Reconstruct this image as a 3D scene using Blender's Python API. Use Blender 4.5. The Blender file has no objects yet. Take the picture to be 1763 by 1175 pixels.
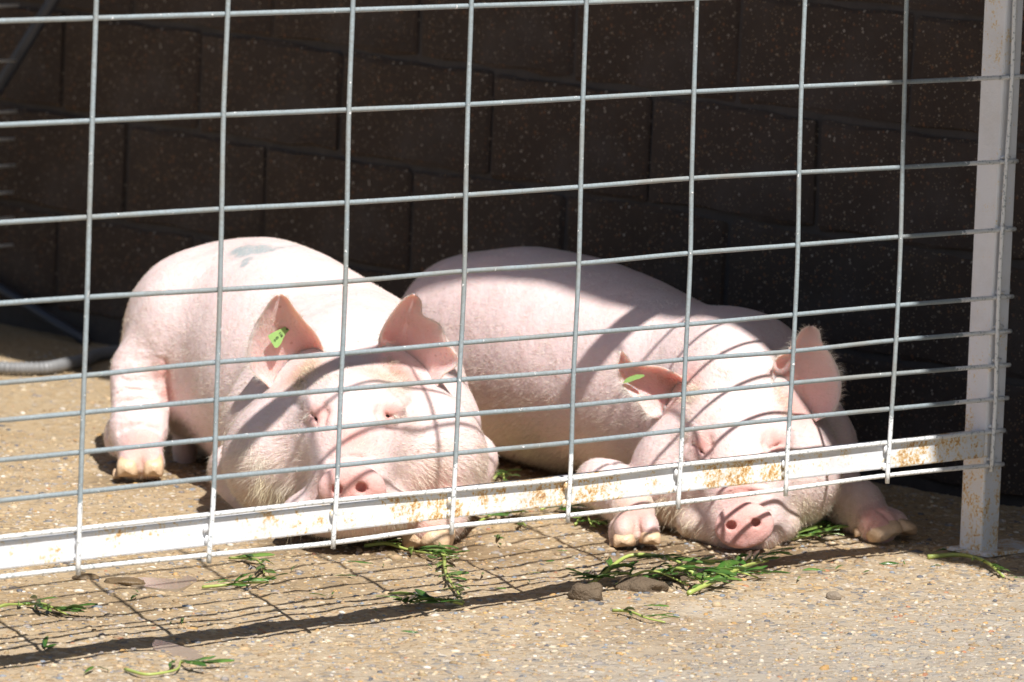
import bpy, math, random
import numpy as np
from mathutils import Vector, Matrix

random.seed(7)
rng = np.random.default_rng(7)
SC = bpy.context.scene
COL = SC.collection

# ------------------------------------------------------------------ camera, light, exposure
CAM = np.array([-5.39809, -6.39976, 1.5669])
AX_R = np.array([0.7174035, -0.69572355, 0.03606877])
AX_U = np.array([0.0613391, 0.11465391, 0.99150996])
AX_F = np.array([0.69395226, 0.70910029, -0.12492817])
FPX, CX, CY = 10000.0, 881.5, 587.5

cam = bpy.data.cameras.new('camera')
cam_ob = bpy.data.objects.new('camera', cam)
COL.objects.link(cam_ob)
M = Matrix(((AX_R[0], AX_U[0], -AX_F[0], CAM[0]),
            (AX_R[1], AX_U[1], -AX_F[1], CAM[1]),
            (AX_R[2], AX_U[2], -AX_F[2], CAM[2]), (0, 0, 0, 1)))
cam_ob.matrix_world = M
cam.sensor_width = 36.0
cam.lens = 36.0 * FPX / 1763.0
cam.clip_start, cam.clip_end = 0.1, 500.0
cam.dof.use_dof = True
cam.dof.focus_distance = 9.3
cam.dof.aperture_fstop = 7.5
SC.camera = cam_ob

SUN_S = np.array([0.305, 0.65])          # shadow offset per metre of height
w = bpy.data.worlds.new('World'); SC.world = w; w.use_nodes = True
nt = w.node_tree
sky = nt.nodes.new('ShaderNodeTexSky'); sky.sky_type = 'NISHITA'; sky.sun_disc = False
sky.sun_elevation = math.atan(1 / math.hypot(*SUN_S))
sky.sun_rotation = math.atan2(-SUN_S[0], -SUN_S[1])
nt.links.new(sky.outputs[0], nt.nodes['Background'].inputs[0])
nt.nodes['Background'].inputs[1].default_value = 0.05
sun = bpy.data.lights.new('sun', 'SUN'); sun.energy = 5.0; sun.angle = math.radians(0.53)
sun.color = (1.0, 0.972, 0.94)
sun_ob = bpy.data.objects.new('sun', sun); COL.objects.link(sun_ob)
sun_ob.rotation_euler = Vector((SUN_S[0], SUN_S[1], -1)).to_track_quat('-Z', 'Y').to_euler()
sun_ob.location = (0, -3, 6)
SC.view_settings.view_transform = 'Standard'
SC.view_settings.look = 'None'
SC.view_settings.exposure = 0.46
SC.view_settings.gamma = 1.0
SC.view_settings.use_curve_mapping = False

# ------------------------------------------------------------------ helpers
def q2w(q):
    q = np.atleast_2d(q)
    return CAM + q[:, :1] * AX_R + q[:, 1:2] * AX_U + q[:, 2:3] * AX_F

def pq(u, v, D):
    """view-frame metres of a picture point at depth D"""
    return np.array([(u - CX) / FPX * D, -(v - CY) / FPX * D, D])

def pw(u, v, D):
    return q2w(pq(u, v, D))[0]

def ground_at(u, v, z=0.0):
    d = AX_F + (u - CX) / FPX * AX_R - (v - CY) / FPX * AX_U
    return CAM + d * ((z - CAM[2]) / d[2])

def fence_at(u, v, y=0.0):
    d = AX_F + (u - CX) / FPX * AX_R - (v - CY) / FPX * AX_U
    return CAM + d * ((y - CAM[1]) / d[1])

def mesh(name, verts, faces, smooth=True):
    me = bpy.data.meshes.new(name)
    me.from_pydata(np.asarray(verts, float).tolist(), [], faces if isinstance(faces, list) else faces.tolist())
    if smooth:
        me.polygons.foreach_set('use_smooth', [True] * len(me.polygons))
    me.update()
    return me

def obj(name, me, mat=None, parent=None, label=None, cat=None, group=None, kind=None, loc=None):
    o = bpy.data.objects.new(name, me)
    COL.objects.link(o)
    if me is not None and mat is not None and not me.materials:
        me.materials.append(mat)
    if parent is not None: o.parent = parent
    if loc is not None: o.location = loc
    if label: o['label'] = label
    if cat: o['category'] = cat
    if group: o['group'] = group
    if kind: o['kind'] = kind
    return o

def box(x0, x1, y0, y1, z0, z1, bev=0.0):
    """box, bevelled edges (chamfer) when bev>0"""
    if bev <= 0:
        v = [(x, y, z) for z in (z0, z1) for y in (y0, y1) for x in (x0, x1)]
        f = [(0, 2, 3, 1), (4, 5, 7, 6), (0, 1, 5, 4), (2, 6, 7, 3), (0, 4, 6, 2), (1, 3, 7, 5)]
        return v, f
    import bmesh
    bm = bmesh.new()
    vs = [bm.verts.new((x, y, z)) for z in (z0, z1) for y in (y0, y1) for x in (x0, x1)]
    for f in [(0, 2, 3, 1), (4, 5, 7, 6), (0, 1, 5, 4), (2, 6, 7, 3), (0, 4, 6, 2), (1, 3, 7, 5)]:
        bm.faces.new([vs[i] for i in f])
    bmesh.ops.bevel(bm, geom=bm.edges[:], offset=bev, segments=2, affect='EDGES', profile=0.5)
    bm.verts.index_update()
    v = [tuple(a.co) for a in bm.verts]; f = [tuple(a.index for a in p.verts) for p in bm.faces]
    bm.free()
    return v, f

def spline(pts, n):
    """Catmull-Rom through pts resampled to n points"""
    P = np.asarray(pts, float)
    seg = np.linalg.norm(np.diff(P, axis=0), axis=1)
    t = np.concatenate([[0], np.cumsum(seg)])
    T = np.linspace(0, t[-1], n)
    m = np.gradient(P, t, axis=0) if len(P) > 2 else np.repeat(((P[1] - P[0]) / t[-1])[None], 2, 0)
    i = np.clip(np.searchsorted(t, T, side='right') - 1, 0, len(P) - 2)
    h = t[i + 1] - t[i]; s = ((T - t[i]) / h)[:, None]; h = h[:, None]
    return ((2*s**3 - 3*s**2 + 1) * P[i] + (s**3 - 2*s**2 + s) * h * m[i]
            + (-2*s**3 + 3*s**2) * P[i + 1] + (s**3 - s**2) * h * m[i + 1])

def tube(pts, r, ns=8, cap=True):
    P = np.asarray(pts, float); n = len(P)
    r = np.broadcast_to(np.asarray(r, float), (n,))
    T = np.gradient(P, axis=0); T /= np.linalg.norm(T, axis=1)[:, None]
    ref = np.array([0, 0, 1.0]) if abs(T[0][2]) < 0.9 else np.array([1.0, 0, 0])
    A = np.cross(T, ref); A /= np.linalg.norm(A, axis=1)[:, None]
    B = np.cross(T, A)
    ang = np.linspace(0, 2 * math.pi, ns, endpoint=False)
    V = (P[:, None] + r[:, None, None] * (np.cos(ang)[None, :, None] * A[:, None] + np.sin(ang)[None, :, None] * B[:, None])).reshape(-1, 3)
    F = []
    for i in range(n - 1):
        for j in range(ns):
            a, b = i * ns + j, i * ns + (j + 1) % ns
            F.append((a, b, b + ns, a + ns))
    if cap:
        F.append(tuple(range(ns))[::-1]); F.append(tuple(range((n - 1) * ns, n * ns)))
    return V, F

def merge(parts):
    V, F, k = [], [], 0
    for v, f in parts:
        v = np.asarray(v, float); V.append(v); F += [tuple(i + k for i in p) for p in f]; k += len(v)
    return np.concatenate(V), F

def vnoise(P, scale, seed=0):
    """cheap smooth value noise, numpy, about -1..1"""
    P = np.asarray(P, float) * scale + seed * 17.31
    I = np.floor(P).astype(np.int64); f = P - I; f = f * f * (3 - 2 * f)
    out = np.zeros(len(P)); d = P.shape[1]
    for c in range(2 ** d):
        w_ = np.ones(len(P)); h = np.zeros(len(P), np.int64)
        for k in range(d):
            b = (c >> k) & 1
            w_ = w_ * (f[:, k] if b else 1 - f[:, k])
            h = h * 1664525 + (I[:, k] + b) * 374761393 + 1013904223
            h = (h ^ (h >> 13)) & 0x7fffffff
        h = (h * 1274126177) & 0x7fffffff
        out += w_ * ((h ^ (h >> 16)) % 65536 / 32768.0 - 1)
    return out

# ------------------------------------------------------------------ materials
class NT:
    def __init__(s, name):
        s.m = bpy.data.materials.new(name); s.m.use_nodes = True
        s.t = s.m.node_tree; s.b = s.t.nodes['Principled BSDF']
        s.tc = s.t.nodes.new('ShaderNodeTexCoord')
    def n(s, kind, **kw):
        nd = s.t.nodes.new('ShaderNode' + kind)
        for k, v in kw.items():
            if hasattr(nd, k) and not k[0].isupper(): setattr(nd, k, v)
            else: nd.inputs[k.replace('_', ' ')].default_value = v
        return nd
    def l(s, a, b): s.t.links.new(a, b)
    def val(s, x, inp):
        if isinstance(x, (int, float)): inp.default_value = x
        else: s.l(x, inp)
    def noise(s, scale, detail=4, rough=0.55, vec=None, dist=0.0):
        nd = s.n('TexNoise', Scale=scale, Detail=detail, Roughness=rough, Distortion=dist)
        s.l(vec if vec is not None else s.tc.outputs['Object'], nd.inputs['Vector']); return nd
    def vor(s, scale, feature='F1', vec=None, rnd=1.0):
        nd = s.n('TexVoronoi', feature=feature, Scale=scale, Randomness=rnd)
        s.l(vec if vec is not None else s.tc.outputs['Object'], nd.inputs['Vector']); return nd
    def ramp(s, fac, stops, interp='LINEAR'):
        nd = s.n('ValToRGB'); cr = nd.color_ramp; cr.interpolation = interp
        while len(cr.elements) < len(stops): cr.elements.new(0.5)
        for e, (p, c) in zip(cr.elements, stops):
            e.position = p; e.color = (c, c, c, 1) if isinstance(c, (int, float)) else (*c, 1)
        s.l(fac, nd.inputs[0]); return nd.outputs[0]
    def mix(s, fac, a, b, mode='MIX'):
        nd = s.n('MixRGB', blend_type=mode)
        for x, i in ((fac, 0), (a, 1), (b, 2)):
            if isinstance(x, tuple): nd.inputs[i].default_value = (*x, 1)
            elif isinstance(x, (int, float)): nd.inputs[i].default_value = x
            else: s.l(x, nd.inputs[i])
        return nd.outputs[0]
    def math(s, op, a, b=0.5, c=None):
        nd = s.n('Math', operation=op); s.val(a, nd.inputs[0]); s.val(b, nd.inputs[1])
        if c is not None: s.val(c, nd.inputs[2])
        return nd.outputs[0]
    def bump(s, h, dist, strength=1.0, prev=None):
        nd = s.n('Bump', Distance=dist, Strength=strength); s.l(h, nd.inputs['Height'])
        if prev is not None: s.l(prev, nd.inputs['Normal'])
        return nd.outputs[0]
    def out(s, color=None, rough=None, normal=None, **kw):
        for x, k in ((color, 'Base Color'), (rough, 'Roughness'), (normal, 'Normal')):
            if x is None: continue
            if isinstance(x, tuple): s.b.inputs[k].default_value = (*x, 1)
            elif isinstance(x, (int, float)): s.b.inputs[k].default_value = x
            else: s.l(x, s.b.inputs[k])
        for k, v in kw.items():
            s.b.inputs[k.replace('_', ' ')].default_value = v
        return s.m

def mat_concrete():
    s = NT('exposed_aggregate_concrete')
    wob = s.noise(60, 2)
    vec = s.mix(0.012, s.tc.outputs['Object'], wob.outputs['Color'], 'ADD')
    v1 = s.vor(75, vec=vec); v2 = s.vor(190, vec=vec); e1 = s.vor(75, 'DISTANCE_TO_EDGE', vec=vec)
    sep = s.n('SeparateColor'); s.l(v1.outputs['Color'], sep.inputs[0])
    sep2 = s.n('SeparateColor'); s.l(v2.outputs['Color'], sep2.inputs[0])
    stone = s.ramp(sep.outputs[0], [(0, (.42, .33, .22)), (.18, (.30, .21, .12)), (.3, (.52, .44, .33)), (.45, (.36, .25, .14)),
                                    (.58, (.22, .21, .20)), (.68, (.45, .30, .14)), (.8, (.56, .50, .42)), (.9, (.15, .15, .16)), (1, (.40, .35, .29))], 'CONSTANT')
    grit = s.ramp(sep2.outputs[0], [(0, (.34, .26, .17)), (.25, (.45, .36, .25)), (.5, (.28, .21, .14)), (.75, (.40, .33, .25)), (.92, (.13, .12, .12))], 'CONSTANT')
    fine = s.noise(900, 2)
    matrix = s.mix(0.5, (.39, .30, .20), grit)
    matrix = s.mix(s.ramp(fine.outputs[0], [(.3, 0.0), (.7, .5)]), matrix, (.50, .41, .29))
    isst = s.math('GREATER_THAN', sep.outputs[1], .42)
    rim = s.ramp(e1.outputs['Distance'], [(.04, 0.0), (.10, 1.0)])
    col = s.mix(s.math('MULTIPLY', isst, rim), matrix, stone)
    big = s.noise(3.2, 5, .6)
    col = s.mix(s.ramp(big.outputs[0], [(.35, 0.0), (.65, .45)]), col, (.40, .34, .26))
    dirt = s.noise(1.4, 6, .65)
    col = s.mix(s.ramp(dirt.outputs[0], [(.5, 0.0), (.72, .5)]), col, (.26, .17, .085))
    # pen side (y > 0) is walked and soiled: warmer, browner
    xyz = s.n('SeparateXYZ'); s.l(s.tc.outputs['Object'], xyz.inputs[0])
    edge = s.math('ADD', xyz.outputs[1], s.math('MULTIPLY', big.outputs[0], .5))
    pen = s.n('MapRange', From_Min=.1, From_Max=.75); s.l(edge, pen.inputs[0])
    col = s.mix(s.math('MULTIPLY', pen.outputs[0], .55), col, s.mix(.75, col, (.43, .30, .15)))
    fr = s.n('MapRange', From_Min=.15, From_Max=-.25, To_Min=0.0, To_Max=.75); s.l(edge, fr.inputs[0])
    col = s.mix(fr.outputs[0], col, s.mix(.65, col, (.35, .338, .318)))
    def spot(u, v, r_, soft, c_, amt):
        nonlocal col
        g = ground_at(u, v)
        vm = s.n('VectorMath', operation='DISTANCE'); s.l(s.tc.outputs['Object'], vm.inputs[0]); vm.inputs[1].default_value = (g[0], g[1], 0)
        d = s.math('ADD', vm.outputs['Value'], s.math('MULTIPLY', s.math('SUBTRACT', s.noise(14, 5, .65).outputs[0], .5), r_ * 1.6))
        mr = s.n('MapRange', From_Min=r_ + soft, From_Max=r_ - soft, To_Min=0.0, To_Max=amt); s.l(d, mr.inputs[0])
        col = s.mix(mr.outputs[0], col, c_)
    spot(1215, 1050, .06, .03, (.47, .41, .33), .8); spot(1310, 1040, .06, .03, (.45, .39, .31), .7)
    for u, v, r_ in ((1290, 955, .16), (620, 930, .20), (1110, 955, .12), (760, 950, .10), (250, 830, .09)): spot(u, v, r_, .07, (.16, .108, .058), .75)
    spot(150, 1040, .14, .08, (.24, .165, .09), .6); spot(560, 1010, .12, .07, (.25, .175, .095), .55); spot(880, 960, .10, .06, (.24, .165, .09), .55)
    col = s.mix(1.0, col, (1.0, .98, .945), 'MULTIPLY')
    h = s.math('ADD', s.math('MULTIPLY', s.ramp(e1.outputs['Distance'], [(0, 0.0), (.25, 1.0)]), isst), s.math('MULTIPLY', fine.outputs[0], .5))
    nrm = s.bump(h, .0022, .9)
    nrm = s.bump(s.noise(38, 4).outputs[0], .006, .6, nrm)
    rgh = s.ramp(dirt.outputs[0], [(.4, .85), (.7, .6)])
    return s.out(col, rgh, nrm, Specular_IOR_Level=.35)

def mat_pebble():
    s = NT('pebble_stone')
    a = s.n('Attribute', attribute_name='tone')
    col = s.mix(.35, a.outputs['Color'], s.noise(500, 3).outputs['Color'], 'OVERLAY')
    return s.out(col, .7, s.bump(s.noise(700, 3).outputs[0], .001, .5), Specular_IOR_Level=.35)

def mat_block():
    s = NT('dark_concrete_block')
    oi = s.n('ObjectInfo')
    v1 = s.vor(85); v2 = s.vor(210)
    c1 = s.n('SeparateColor'); s.l(v1.outputs['Color'], c1.inputs[0])
    c2 = s.n('SeparateColor'); s.l(v2.outputs['Color'], c2.inputs[0])
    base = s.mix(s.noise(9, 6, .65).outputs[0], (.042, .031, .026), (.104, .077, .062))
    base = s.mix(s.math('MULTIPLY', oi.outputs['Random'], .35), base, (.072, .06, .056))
    specs = s.ramp(c1.outputs[0], [(0, (.40, .26, .13)), (.3, (.5, .42, .32)), (.6, (.30, .14, .07)), (.85, (.62, .56, .48))], 'CONSTANT')
    d1 = s.math('LESS_THAN', v1.outputs['Distance'], .26)
    m1 = s.math('MULTIPLY', d1, s.math('GREATER_THAN', c1.outputs[1], .70))
    col = s.mix(s.math('MULTIPLY', m1, .5), base, specs)
    specs2 = s.ramp(c2.outputs[0], [(0, (.30, .20, .11)), (.4, (.34, .28, .21)), (.7, (.22, .10, .05))], 'CONSTANT')
    d2 = s.math('LESS_THAN', v2.outputs['Distance'], .3)
    m2 = s.math('MULTIPLY', d2, s.math('GREATER_THAN', c2.outputs[1], .72))
    col = s.mix(s.math('MULTIPLY', m2, .8), col, specs2)
    st = s.noise(3.0, 6, .7)
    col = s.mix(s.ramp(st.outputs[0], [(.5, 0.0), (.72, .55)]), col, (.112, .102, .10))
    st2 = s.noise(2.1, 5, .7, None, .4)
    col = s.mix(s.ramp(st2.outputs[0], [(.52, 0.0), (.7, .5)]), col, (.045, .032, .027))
    pit = s.noise(140, 5, .7)
    nrm = s.bump(pit.outputs[0], .008, .9)
    return s.out(col, .92, nrm, Specular_IOR_Level=.2)

def mat_mortar():
    s = NT('wall_mortar')
    col = s.mix(s.noise(14, 5, .7).outputs[0], (.024, .021, .020), (.085, .074, .070))
    return s.out(col, .95, s.bump(s.noise(90, 4).outputs[0], .004, .8))

def mat_wire():
    s = NT('galvanised_wire_with_paint')
    geo = s.n('NewGeometry'); xyz = s.n('SeparateXYZ'); s.l(geo.outputs['Position'], xyz.inputs[0])
    P = geo.outputs['Position']
    big = s.noise(25, 4, .6, P); fine = s.noise(220, 3, .6, P); speck = s.noise(95, 2, .5, P)
    zinc = s.mix(big.outputs[0], (.235, .29, .315), (.42, .48, .50))
    zinc = s.mix(s.ramp(fine.outputs[0], [(.45, 0.0), (.65, .6)]), zinc, (.25, .26, .255))
    zinc = s.mix(s.ramp(s.noise(5, 3, .6, P).outputs[0], [(.5, 0.0), (.66, .55)]), zinc, (.30, .275, .23))
    # overspray: heavy near the bottom rail and beside the post
    lo = s.n('MapRange', From_Min=.268, From_Max=.228, To_Min=0.0, To_Max=1.0); s.l(xyz.outputs[2], lo.inputs[0])
    px = s.n('MapRange', From_Min=1.90, From_Max=1.97, To_Min=0.0, To_Max=1.0); s.l(xyz.outputs[0], px.inputs[0])
    both = s.math('MAXIMUM', lo.outputs[0], px.outputs[0])
    thr = s.math('ADD', s.math('MULTIPLY', both, .62), s.math('MULTIPLY', speck.outputs[0], .72))
    thr = s.math('ADD', thr, s.math('MULTIPLY', s.math('SUBTRACT', fine.outputs[0], .5), .35))
    mask = s.ramp(thr, [(.505, 0.0), (.535, 1.0)])
    chip = s.ramp(s.noise(160, 4, .7, P).outputs[0], [(.56, 1.0), (.60, .25)])
    mask = s.math('MULTIPLY', mask, chip)
    col = s.mix(mask, zinc, (.78, .79, .78))
    met = s.math('MULTIPLY', s.math('SUBTRACT', 1.0, mask), .2)
    nrm = s.bump(s.math('ADD', s.math('MULTIPLY', fine.outputs[0], .5), mask), .0012, .8)
    s.l(met, s.b.inputs['Metallic'])
    return s.out(col, .48, nrm)

def mat_paint(name='chipped_white_paint', amount=.0):
    s = NT(name)
    P = s.n('NewGeometry').outputs['Position']
    xyz = s.n('SeparateXYZ'); s.l(P, xyz.inputs[0])
    a = s.noise(26, 6, .7, P); b = s.noise(190, 4, .7, P); c = s.noise(4.5, 3, .5, P)
    mp = s.n('Mapping'); mp.inputs['Scale'].default_value = (60, 60, 7); s.l(P, mp.inputs[0])
    st = s.noise(1.0, 4, .6, mp.outputs[0])
    k = s.math('ADD', s.math('MULTIPLY', a.outputs[0], .40), s.math('MULTIPLY', b.outputs[0], .42))
    k = s.math('ADD', k, s.math('MULTIPLY', st.outputs[0], .07))
    k = s.math('ADD', k, s.math('MULTIPLY', s.math('SUBTRACT', c.outputs[0], .5), .38))
    near = s.n('MapRange', From_Min=.17, From_Max=.0, To_Min=0.0, To_Max=.055); s.l(xyz.outputs[2], near.inputs[0])
    k = s.math('ADD', k, s.math('ADD', near.outputs[0], amount))
    mid = s.n('MapRange', From_Min=.2, From_Max=.9, To_Min=0.0, To_Max=.035); s.l(xyz.outputs[0], mid.inputs[0])
    pst = s.n('MapRange', From_Min=1.95, From_Max=2.0, To_Min=0.0, To_Max=-.05); s.l(xyz.outputs[0], pst.inputs[0])
    k = s.math('ADD', s.math('ADD', k, mid.outputs[0]), pst.outputs[0])
    rust = s.ramp(k, [(0, (.74, .77, .83)), (.482, (.76, .77, .79)), (.522, (.74, .60, .36)), (.55, (.60, .34, .11)), (.60, (.30, .12, .04)), (.66, (.09, .045, .025))])
    grime = s.noise(9, 5, .7, P)
    col = s.mix(s.ramp(grime.outputs[0], [(.45, 0.0), (.75, .35)]), rust, (.52, .47, .40))
    nrm = s.bump(k, .004, .6)
    nrm = s.bump(s.noise(60, 3, .5, P).outputs[0], .0015, .5, nrm)
    return s.out(col, .42, nrm)

def mat_skin(name='pig_skin', sss=.22, rad=(.012, .005, .003)):
    s = NT(name)
    at = s.n('Attribute', attribute_name='tint'); sp = s.n('SeparateColor'); s.l(at.outputs['Color'], sp.inputs[0])
    n1 = s.noise(11, 5, .6); n2 = s.noise(70, 4, .6); n3 = s.noise(420, 3, .6)
    pale = s.mix(n1.outputs[0], (.725, .54, .515), (.80, .67, .65))
    pale = s.mix(s.ramp(n2.outputs[0], [(.48, 0.0), (.75, .36)]), pale, (.74, .47, .43))
    pink = s.mix(n2.outputs[0], (.62, .29, .25), (.70, .40, .355))
    col = s.mix(sp.outputs[0], pale, pink)
    dirt = s.math('MULTIPLY', s.math('MULTIPLY', sp.outputs[1], .75), s.ramp(n2.outputs[0], [(.2, .3), (.7, 1.0)]))
    col = s.mix(dirt, col, (.50, .39, .24))
    mk = s.math('MULTIPLY', sp.outputs[2], s.ramp(s.noise(160, 4, .7).outputs[0], [(.30, 0.0), (.5, 1.0)]))
    col = s.mix(mk, col, (.30, .37, .38))
    cn = s.n('Attribute', attribute_name='canal')
    col = s.mix(cn.outputs['Fac'], col, (.30, .10, .07))
    freck = s.vor(28); fc = s.n('SeparateColor'); s.l(freck.outputs['Color'], fc.inputs[0])
    fm = s.math('MULTIPLY', s.math('LESS_THAN', freck.outputs['Distance'], .085), s.math('GREATER_THAN', fc.outputs[0], .75))
    col = s.mix(s.math('MULTIPLY', fm, .5), col, (.42, .20, .16))
    nrm = s.bump(n3.outputs[0], .0016, .55)
    nrm = s.bump(n2.outputs[0], .006, .40, nrm)
    wr = s.n('Attribute', attribute_name='wrinkle')
    wv = s.n('TexWave', Scale=17.0, Distortion=9.0, Detail=2.0, bands_direction='Z'); s.l(s.tc.outputs['Object'], wv.inputs['Vector'])
    wn = s.noise(30, 3, .5)
    nrm = s.bump(s.math('MULTIPLY', s.math('MULTIPLY', wv.outputs['Fac'], wr.outputs['Fac']), s.ramp(wn.outputs[0], [(.35, 0.0), (.65, 1.0)])), .005, .5, nrm)
    s.b.subsurface_method = 'RANDOM_WALK' if hasattr(s.b, 'subsurface_method') else None
    return s.out(col, .52, nrm, Subsurface_Weight=sss, Subsurface_Radius=rad, Subsurface_Scale=1.0, Specular_IOR_Level=.35)

def mat_simple(name, col, rough=.6, var=.25, scale=40, bump=.002, **kw):
    s = NT(name)
    n_ = s.noise(scale, 5, .65)
    lo = tuple(c * (1 - var) for c in col); hi = tuple(min(1, c * (1 + var)) for c in col)
    return s.out(s.mix(n_.outputs[0], lo, hi), rough, s.bump(s.noise(scale * 4, 4).outputs[0], bump, .7), **kw)

def mat_leaf():
    s = NT('wet_green_leaf')
    oi = s.n('ObjectInfo'); n_ = s.noise(70, 4)
    base = s.ramp(oi.outputs['Random'], [(0, (.025, .09, .018)), (.4, (.055, .155, .025)), (.75, (.11, .23, .04)), (1, (.22, .31, .07))])
    col = s.mix(s.ramp(n_.outputs[0], [(.4, 0.0), (.8, .6)]), base, (.12, .17, .04))
    return s.out(col, .28, s.bump(n_.outputs[0], .002, .5), Transmission_Weight=0.0, Subsurface_Weight=.0, Coat_Weight=.25, Coat_Roughness=.15)

def mat_stem():
    s = NT('green_stem')
    col = s.mix(s.noise(35, 4).outputs[0], (.24, .34, .06), (.48, .52, .16))
    return s.out(col, .4)

def mat_hair():
    s = NT('blond_bristle')
    at = s.n('Attribute', attribute_name='tone')
    return s.out(at.outputs['Color'], .45, Specular_IOR_Level=.4)

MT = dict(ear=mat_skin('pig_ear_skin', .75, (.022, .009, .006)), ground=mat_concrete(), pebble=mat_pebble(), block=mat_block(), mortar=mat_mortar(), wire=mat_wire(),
          paint=mat_paint(), skin=mat_skin(), leaf=mat_leaf(), stem=mat_stem(), hair=mat_hair(),
          hoof=mat_simple('horn_hoof', (.66, .46, .29), .38, .35, 60, .002),
          dung=mat_simple('drying_dung', (.135, .095, .058), .75, .4, 60, .008),
          mud=mat_simple('wet_mud', (.17, .115, .06), .35, .3, 60, .004),
          hose=mat_simple('grey_hose', (.20, .20, .20), .42, .3, 30, .001),
          steel=mat_simple('dull_blue_steel', (.045, .052, .07), .45, .3, 25, .001),
          black=mat_simple('dark_lid_slit', (.01, .008, .008), .12, .1, 30, 0.0),
          roof=mat_simple('roof_sheet', (.22, .22, .21), .6, .2, 8, .002),
          tag=mat_simple('green_plastic', (.27, .43, .13), .4, .12, 60, .0005),
          ink=mat_simple('dark_ink', (.03, .045, .02), .6, .1, 60, 0.0),
          stone=mat_simple('grey_brown_stone', (.24, .19, .14), .7, .35, 80, .004))

# ------------------------------------------------------------------ ground
def gz(x, y):
    """ground relief in metres"""
    P = np.stack([np.atleast_1d(x), np.atleast_1d(y)], 1).astype(float)
    near = np.clip(1 - np.maximum(np.abs(P[:, 0] - 1), np.abs(P[:, 1] - .8)) / 8, 0, 1)
    return near * (.0042 * vnoise(P, 5.5, 1) +   .0030 * vnoise(P, 14, 2) + .0019 * vnoise(P, 37, 3) + .0011 * vnoise(P, 90, 4))

def axis(a, b, step, far):
    c = np.arange(a, b + 1e-6, step)
    g = step * 1.25 ** np.arange(1, 60); g = np.cumsum(g); g = g[g < far]
    return np.concatenate([a - g[::-1], c, b + g])

gx = axis(-.6, 2.5, .0075, 90); gy = axis(-1.1, 1.6, .0075, 90)
GX, GY = np.meshgrid(gx, gy, indexing='ij')
gv = np.stack([GX.ravel(), GY.ravel(), gz(GX.ravel(), GY.ravel())], 1)
nx, ny = len(gx), len(gy)
ii, jj = np.meshgrid(np.arange(nx - 1), np.arange(ny - 1), indexing='ij')
a = (ii * ny + jj).ravel()
gf = np.stack([a, a + ny, a + ny + 1, a + 1], 1)
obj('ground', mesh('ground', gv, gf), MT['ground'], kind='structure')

def tri_mesh(name, V, F):
    me = bpy.data.meshes.new(name); nf = len(F)
    me.vertices.add(len(V)); me.vertices.foreach_set('co', np.ascontiguousarray(V, np.float32).ravel())
    me.loops.add(nf * 3); me.loops.foreach_set('vertex_index', np.ascontiguousarray(F, np.int32).ravel())
    me.polygons.add(nf); me.polygons.foreach_set('loop_start', np.arange(0, nf * 3, 3, dtype=np.int32))
    me.polygons.foreach_set('loop_total', np.full(nf, 3, np.int32))
    me.update(calc_edges=True); me.validate()
    return me

def pebbles():
    n = 75000
    x = rng.uniform(-.9, 2.5, n); y = rng.uniform(-1.2, 2.9, n)
    d = np.stack([x, y, 0 * x], 1) - CAM; dz = d @ AX_F
    u = CX + FPX * (d @ AX_R) / dz; v = CY - FPX * (d @ AX_U) / dz
    k = (u > -220) & (u < 1980) & (v > 560) & (v < 1330)
    k &= (rng.random(n) < np.clip((v - 560) / 330, .25, 1))
    x, y = x[k], y[k]; n = len(x)
    t = (1 + 5 ** .5) / 2
    ico = np.array([(-1, t, 0), (1, t, 0), (-1, -t, 0), (1, -t, 0), (0, -1, t), (0, 1, t), (0, -1, -t), (0, 1, -t), (t, 0, -1), (t, 0, 1), (-t, 0, -1), (-t, 0, 1)]) / math.hypot(1, t)
    fi = np.array([(0, 11, 5), (0, 5, 1), (0, 1, 7), (0, 7, 10), (0, 10, 11), (1, 5, 9), (5, 11, 4), (11, 10, 2), (10, 7, 6), (7, 1, 8),
                   (3, 9, 4), (3, 4, 2), (3, 2, 6), (3, 6, 8), (3, 8, 9), (4, 9, 5), (2, 4, 11), (6, 2, 10), (8, 6, 7), (9, 8, 1)])
    r = .0020 + .0048 * rng.random(n) ** 2.6 + .004 * (rng.random(n) > .988)
    rot = rng.uniform(0, 6.28, n)
    sx, sy, sz = r * rng.uniform(.9, 1.7, n), r * rng.uniform(.7, 1.0, n), r * rng.uniform(.5, .8, n)
    V = ico[None] * np.stack([sx, sy, sz], 1)[:, None] * rng.uniform(.82, 1.15, (n, 12, 1))
    c, s_ = np.cos(rot)[:, None], np.sin(rot)[:, None]
    V = np.stack([V[..., 0] * c - V[..., 1] * s_, V[..., 0] * s_ + V[..., 1] * c, V[..., 2]], -1)
    V += np.stack([x, y, gz(x, y) - sz * rng.uniform(-.05, .7, n)], 1)[:, None]
    F = (fi[None] + 12 * np.arange(n)[:, None, None]).reshape(-1, 3)
    pal = np.array([(.45, .34, .21), (.33, .23, .13), (.50, .42, .31), (.39, .28, .16), (.25, .22, .20), (.46, .28, .11), (.56, .51, .43), (.12, .12, .13), (.35, .30, .25), (.23, .25, .28), (.38, .18, .10)])
    pc = pal[rng.choice(len(pal), n, p=[.21, .16, .12, .16, .10, .03, .05, .04, .09, .03, .01])] * rng.uniform(.8, 1.15, (n, 1))
    me = tri_mesh('pebbles', V.reshape(-1, 3), F)
    at = me.color_attributes.new('tone', 'FLOAT_COLOR', 'POINT')
    at.data.foreach_set('color', np.concatenate([np.repeat(pc, 12, 0), np.ones((12 * n, 1))], 1).astype(np.float32).ravel())
    obj('pebbles', me, MT['pebble'], kind='stuff')
pebbles()

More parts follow.
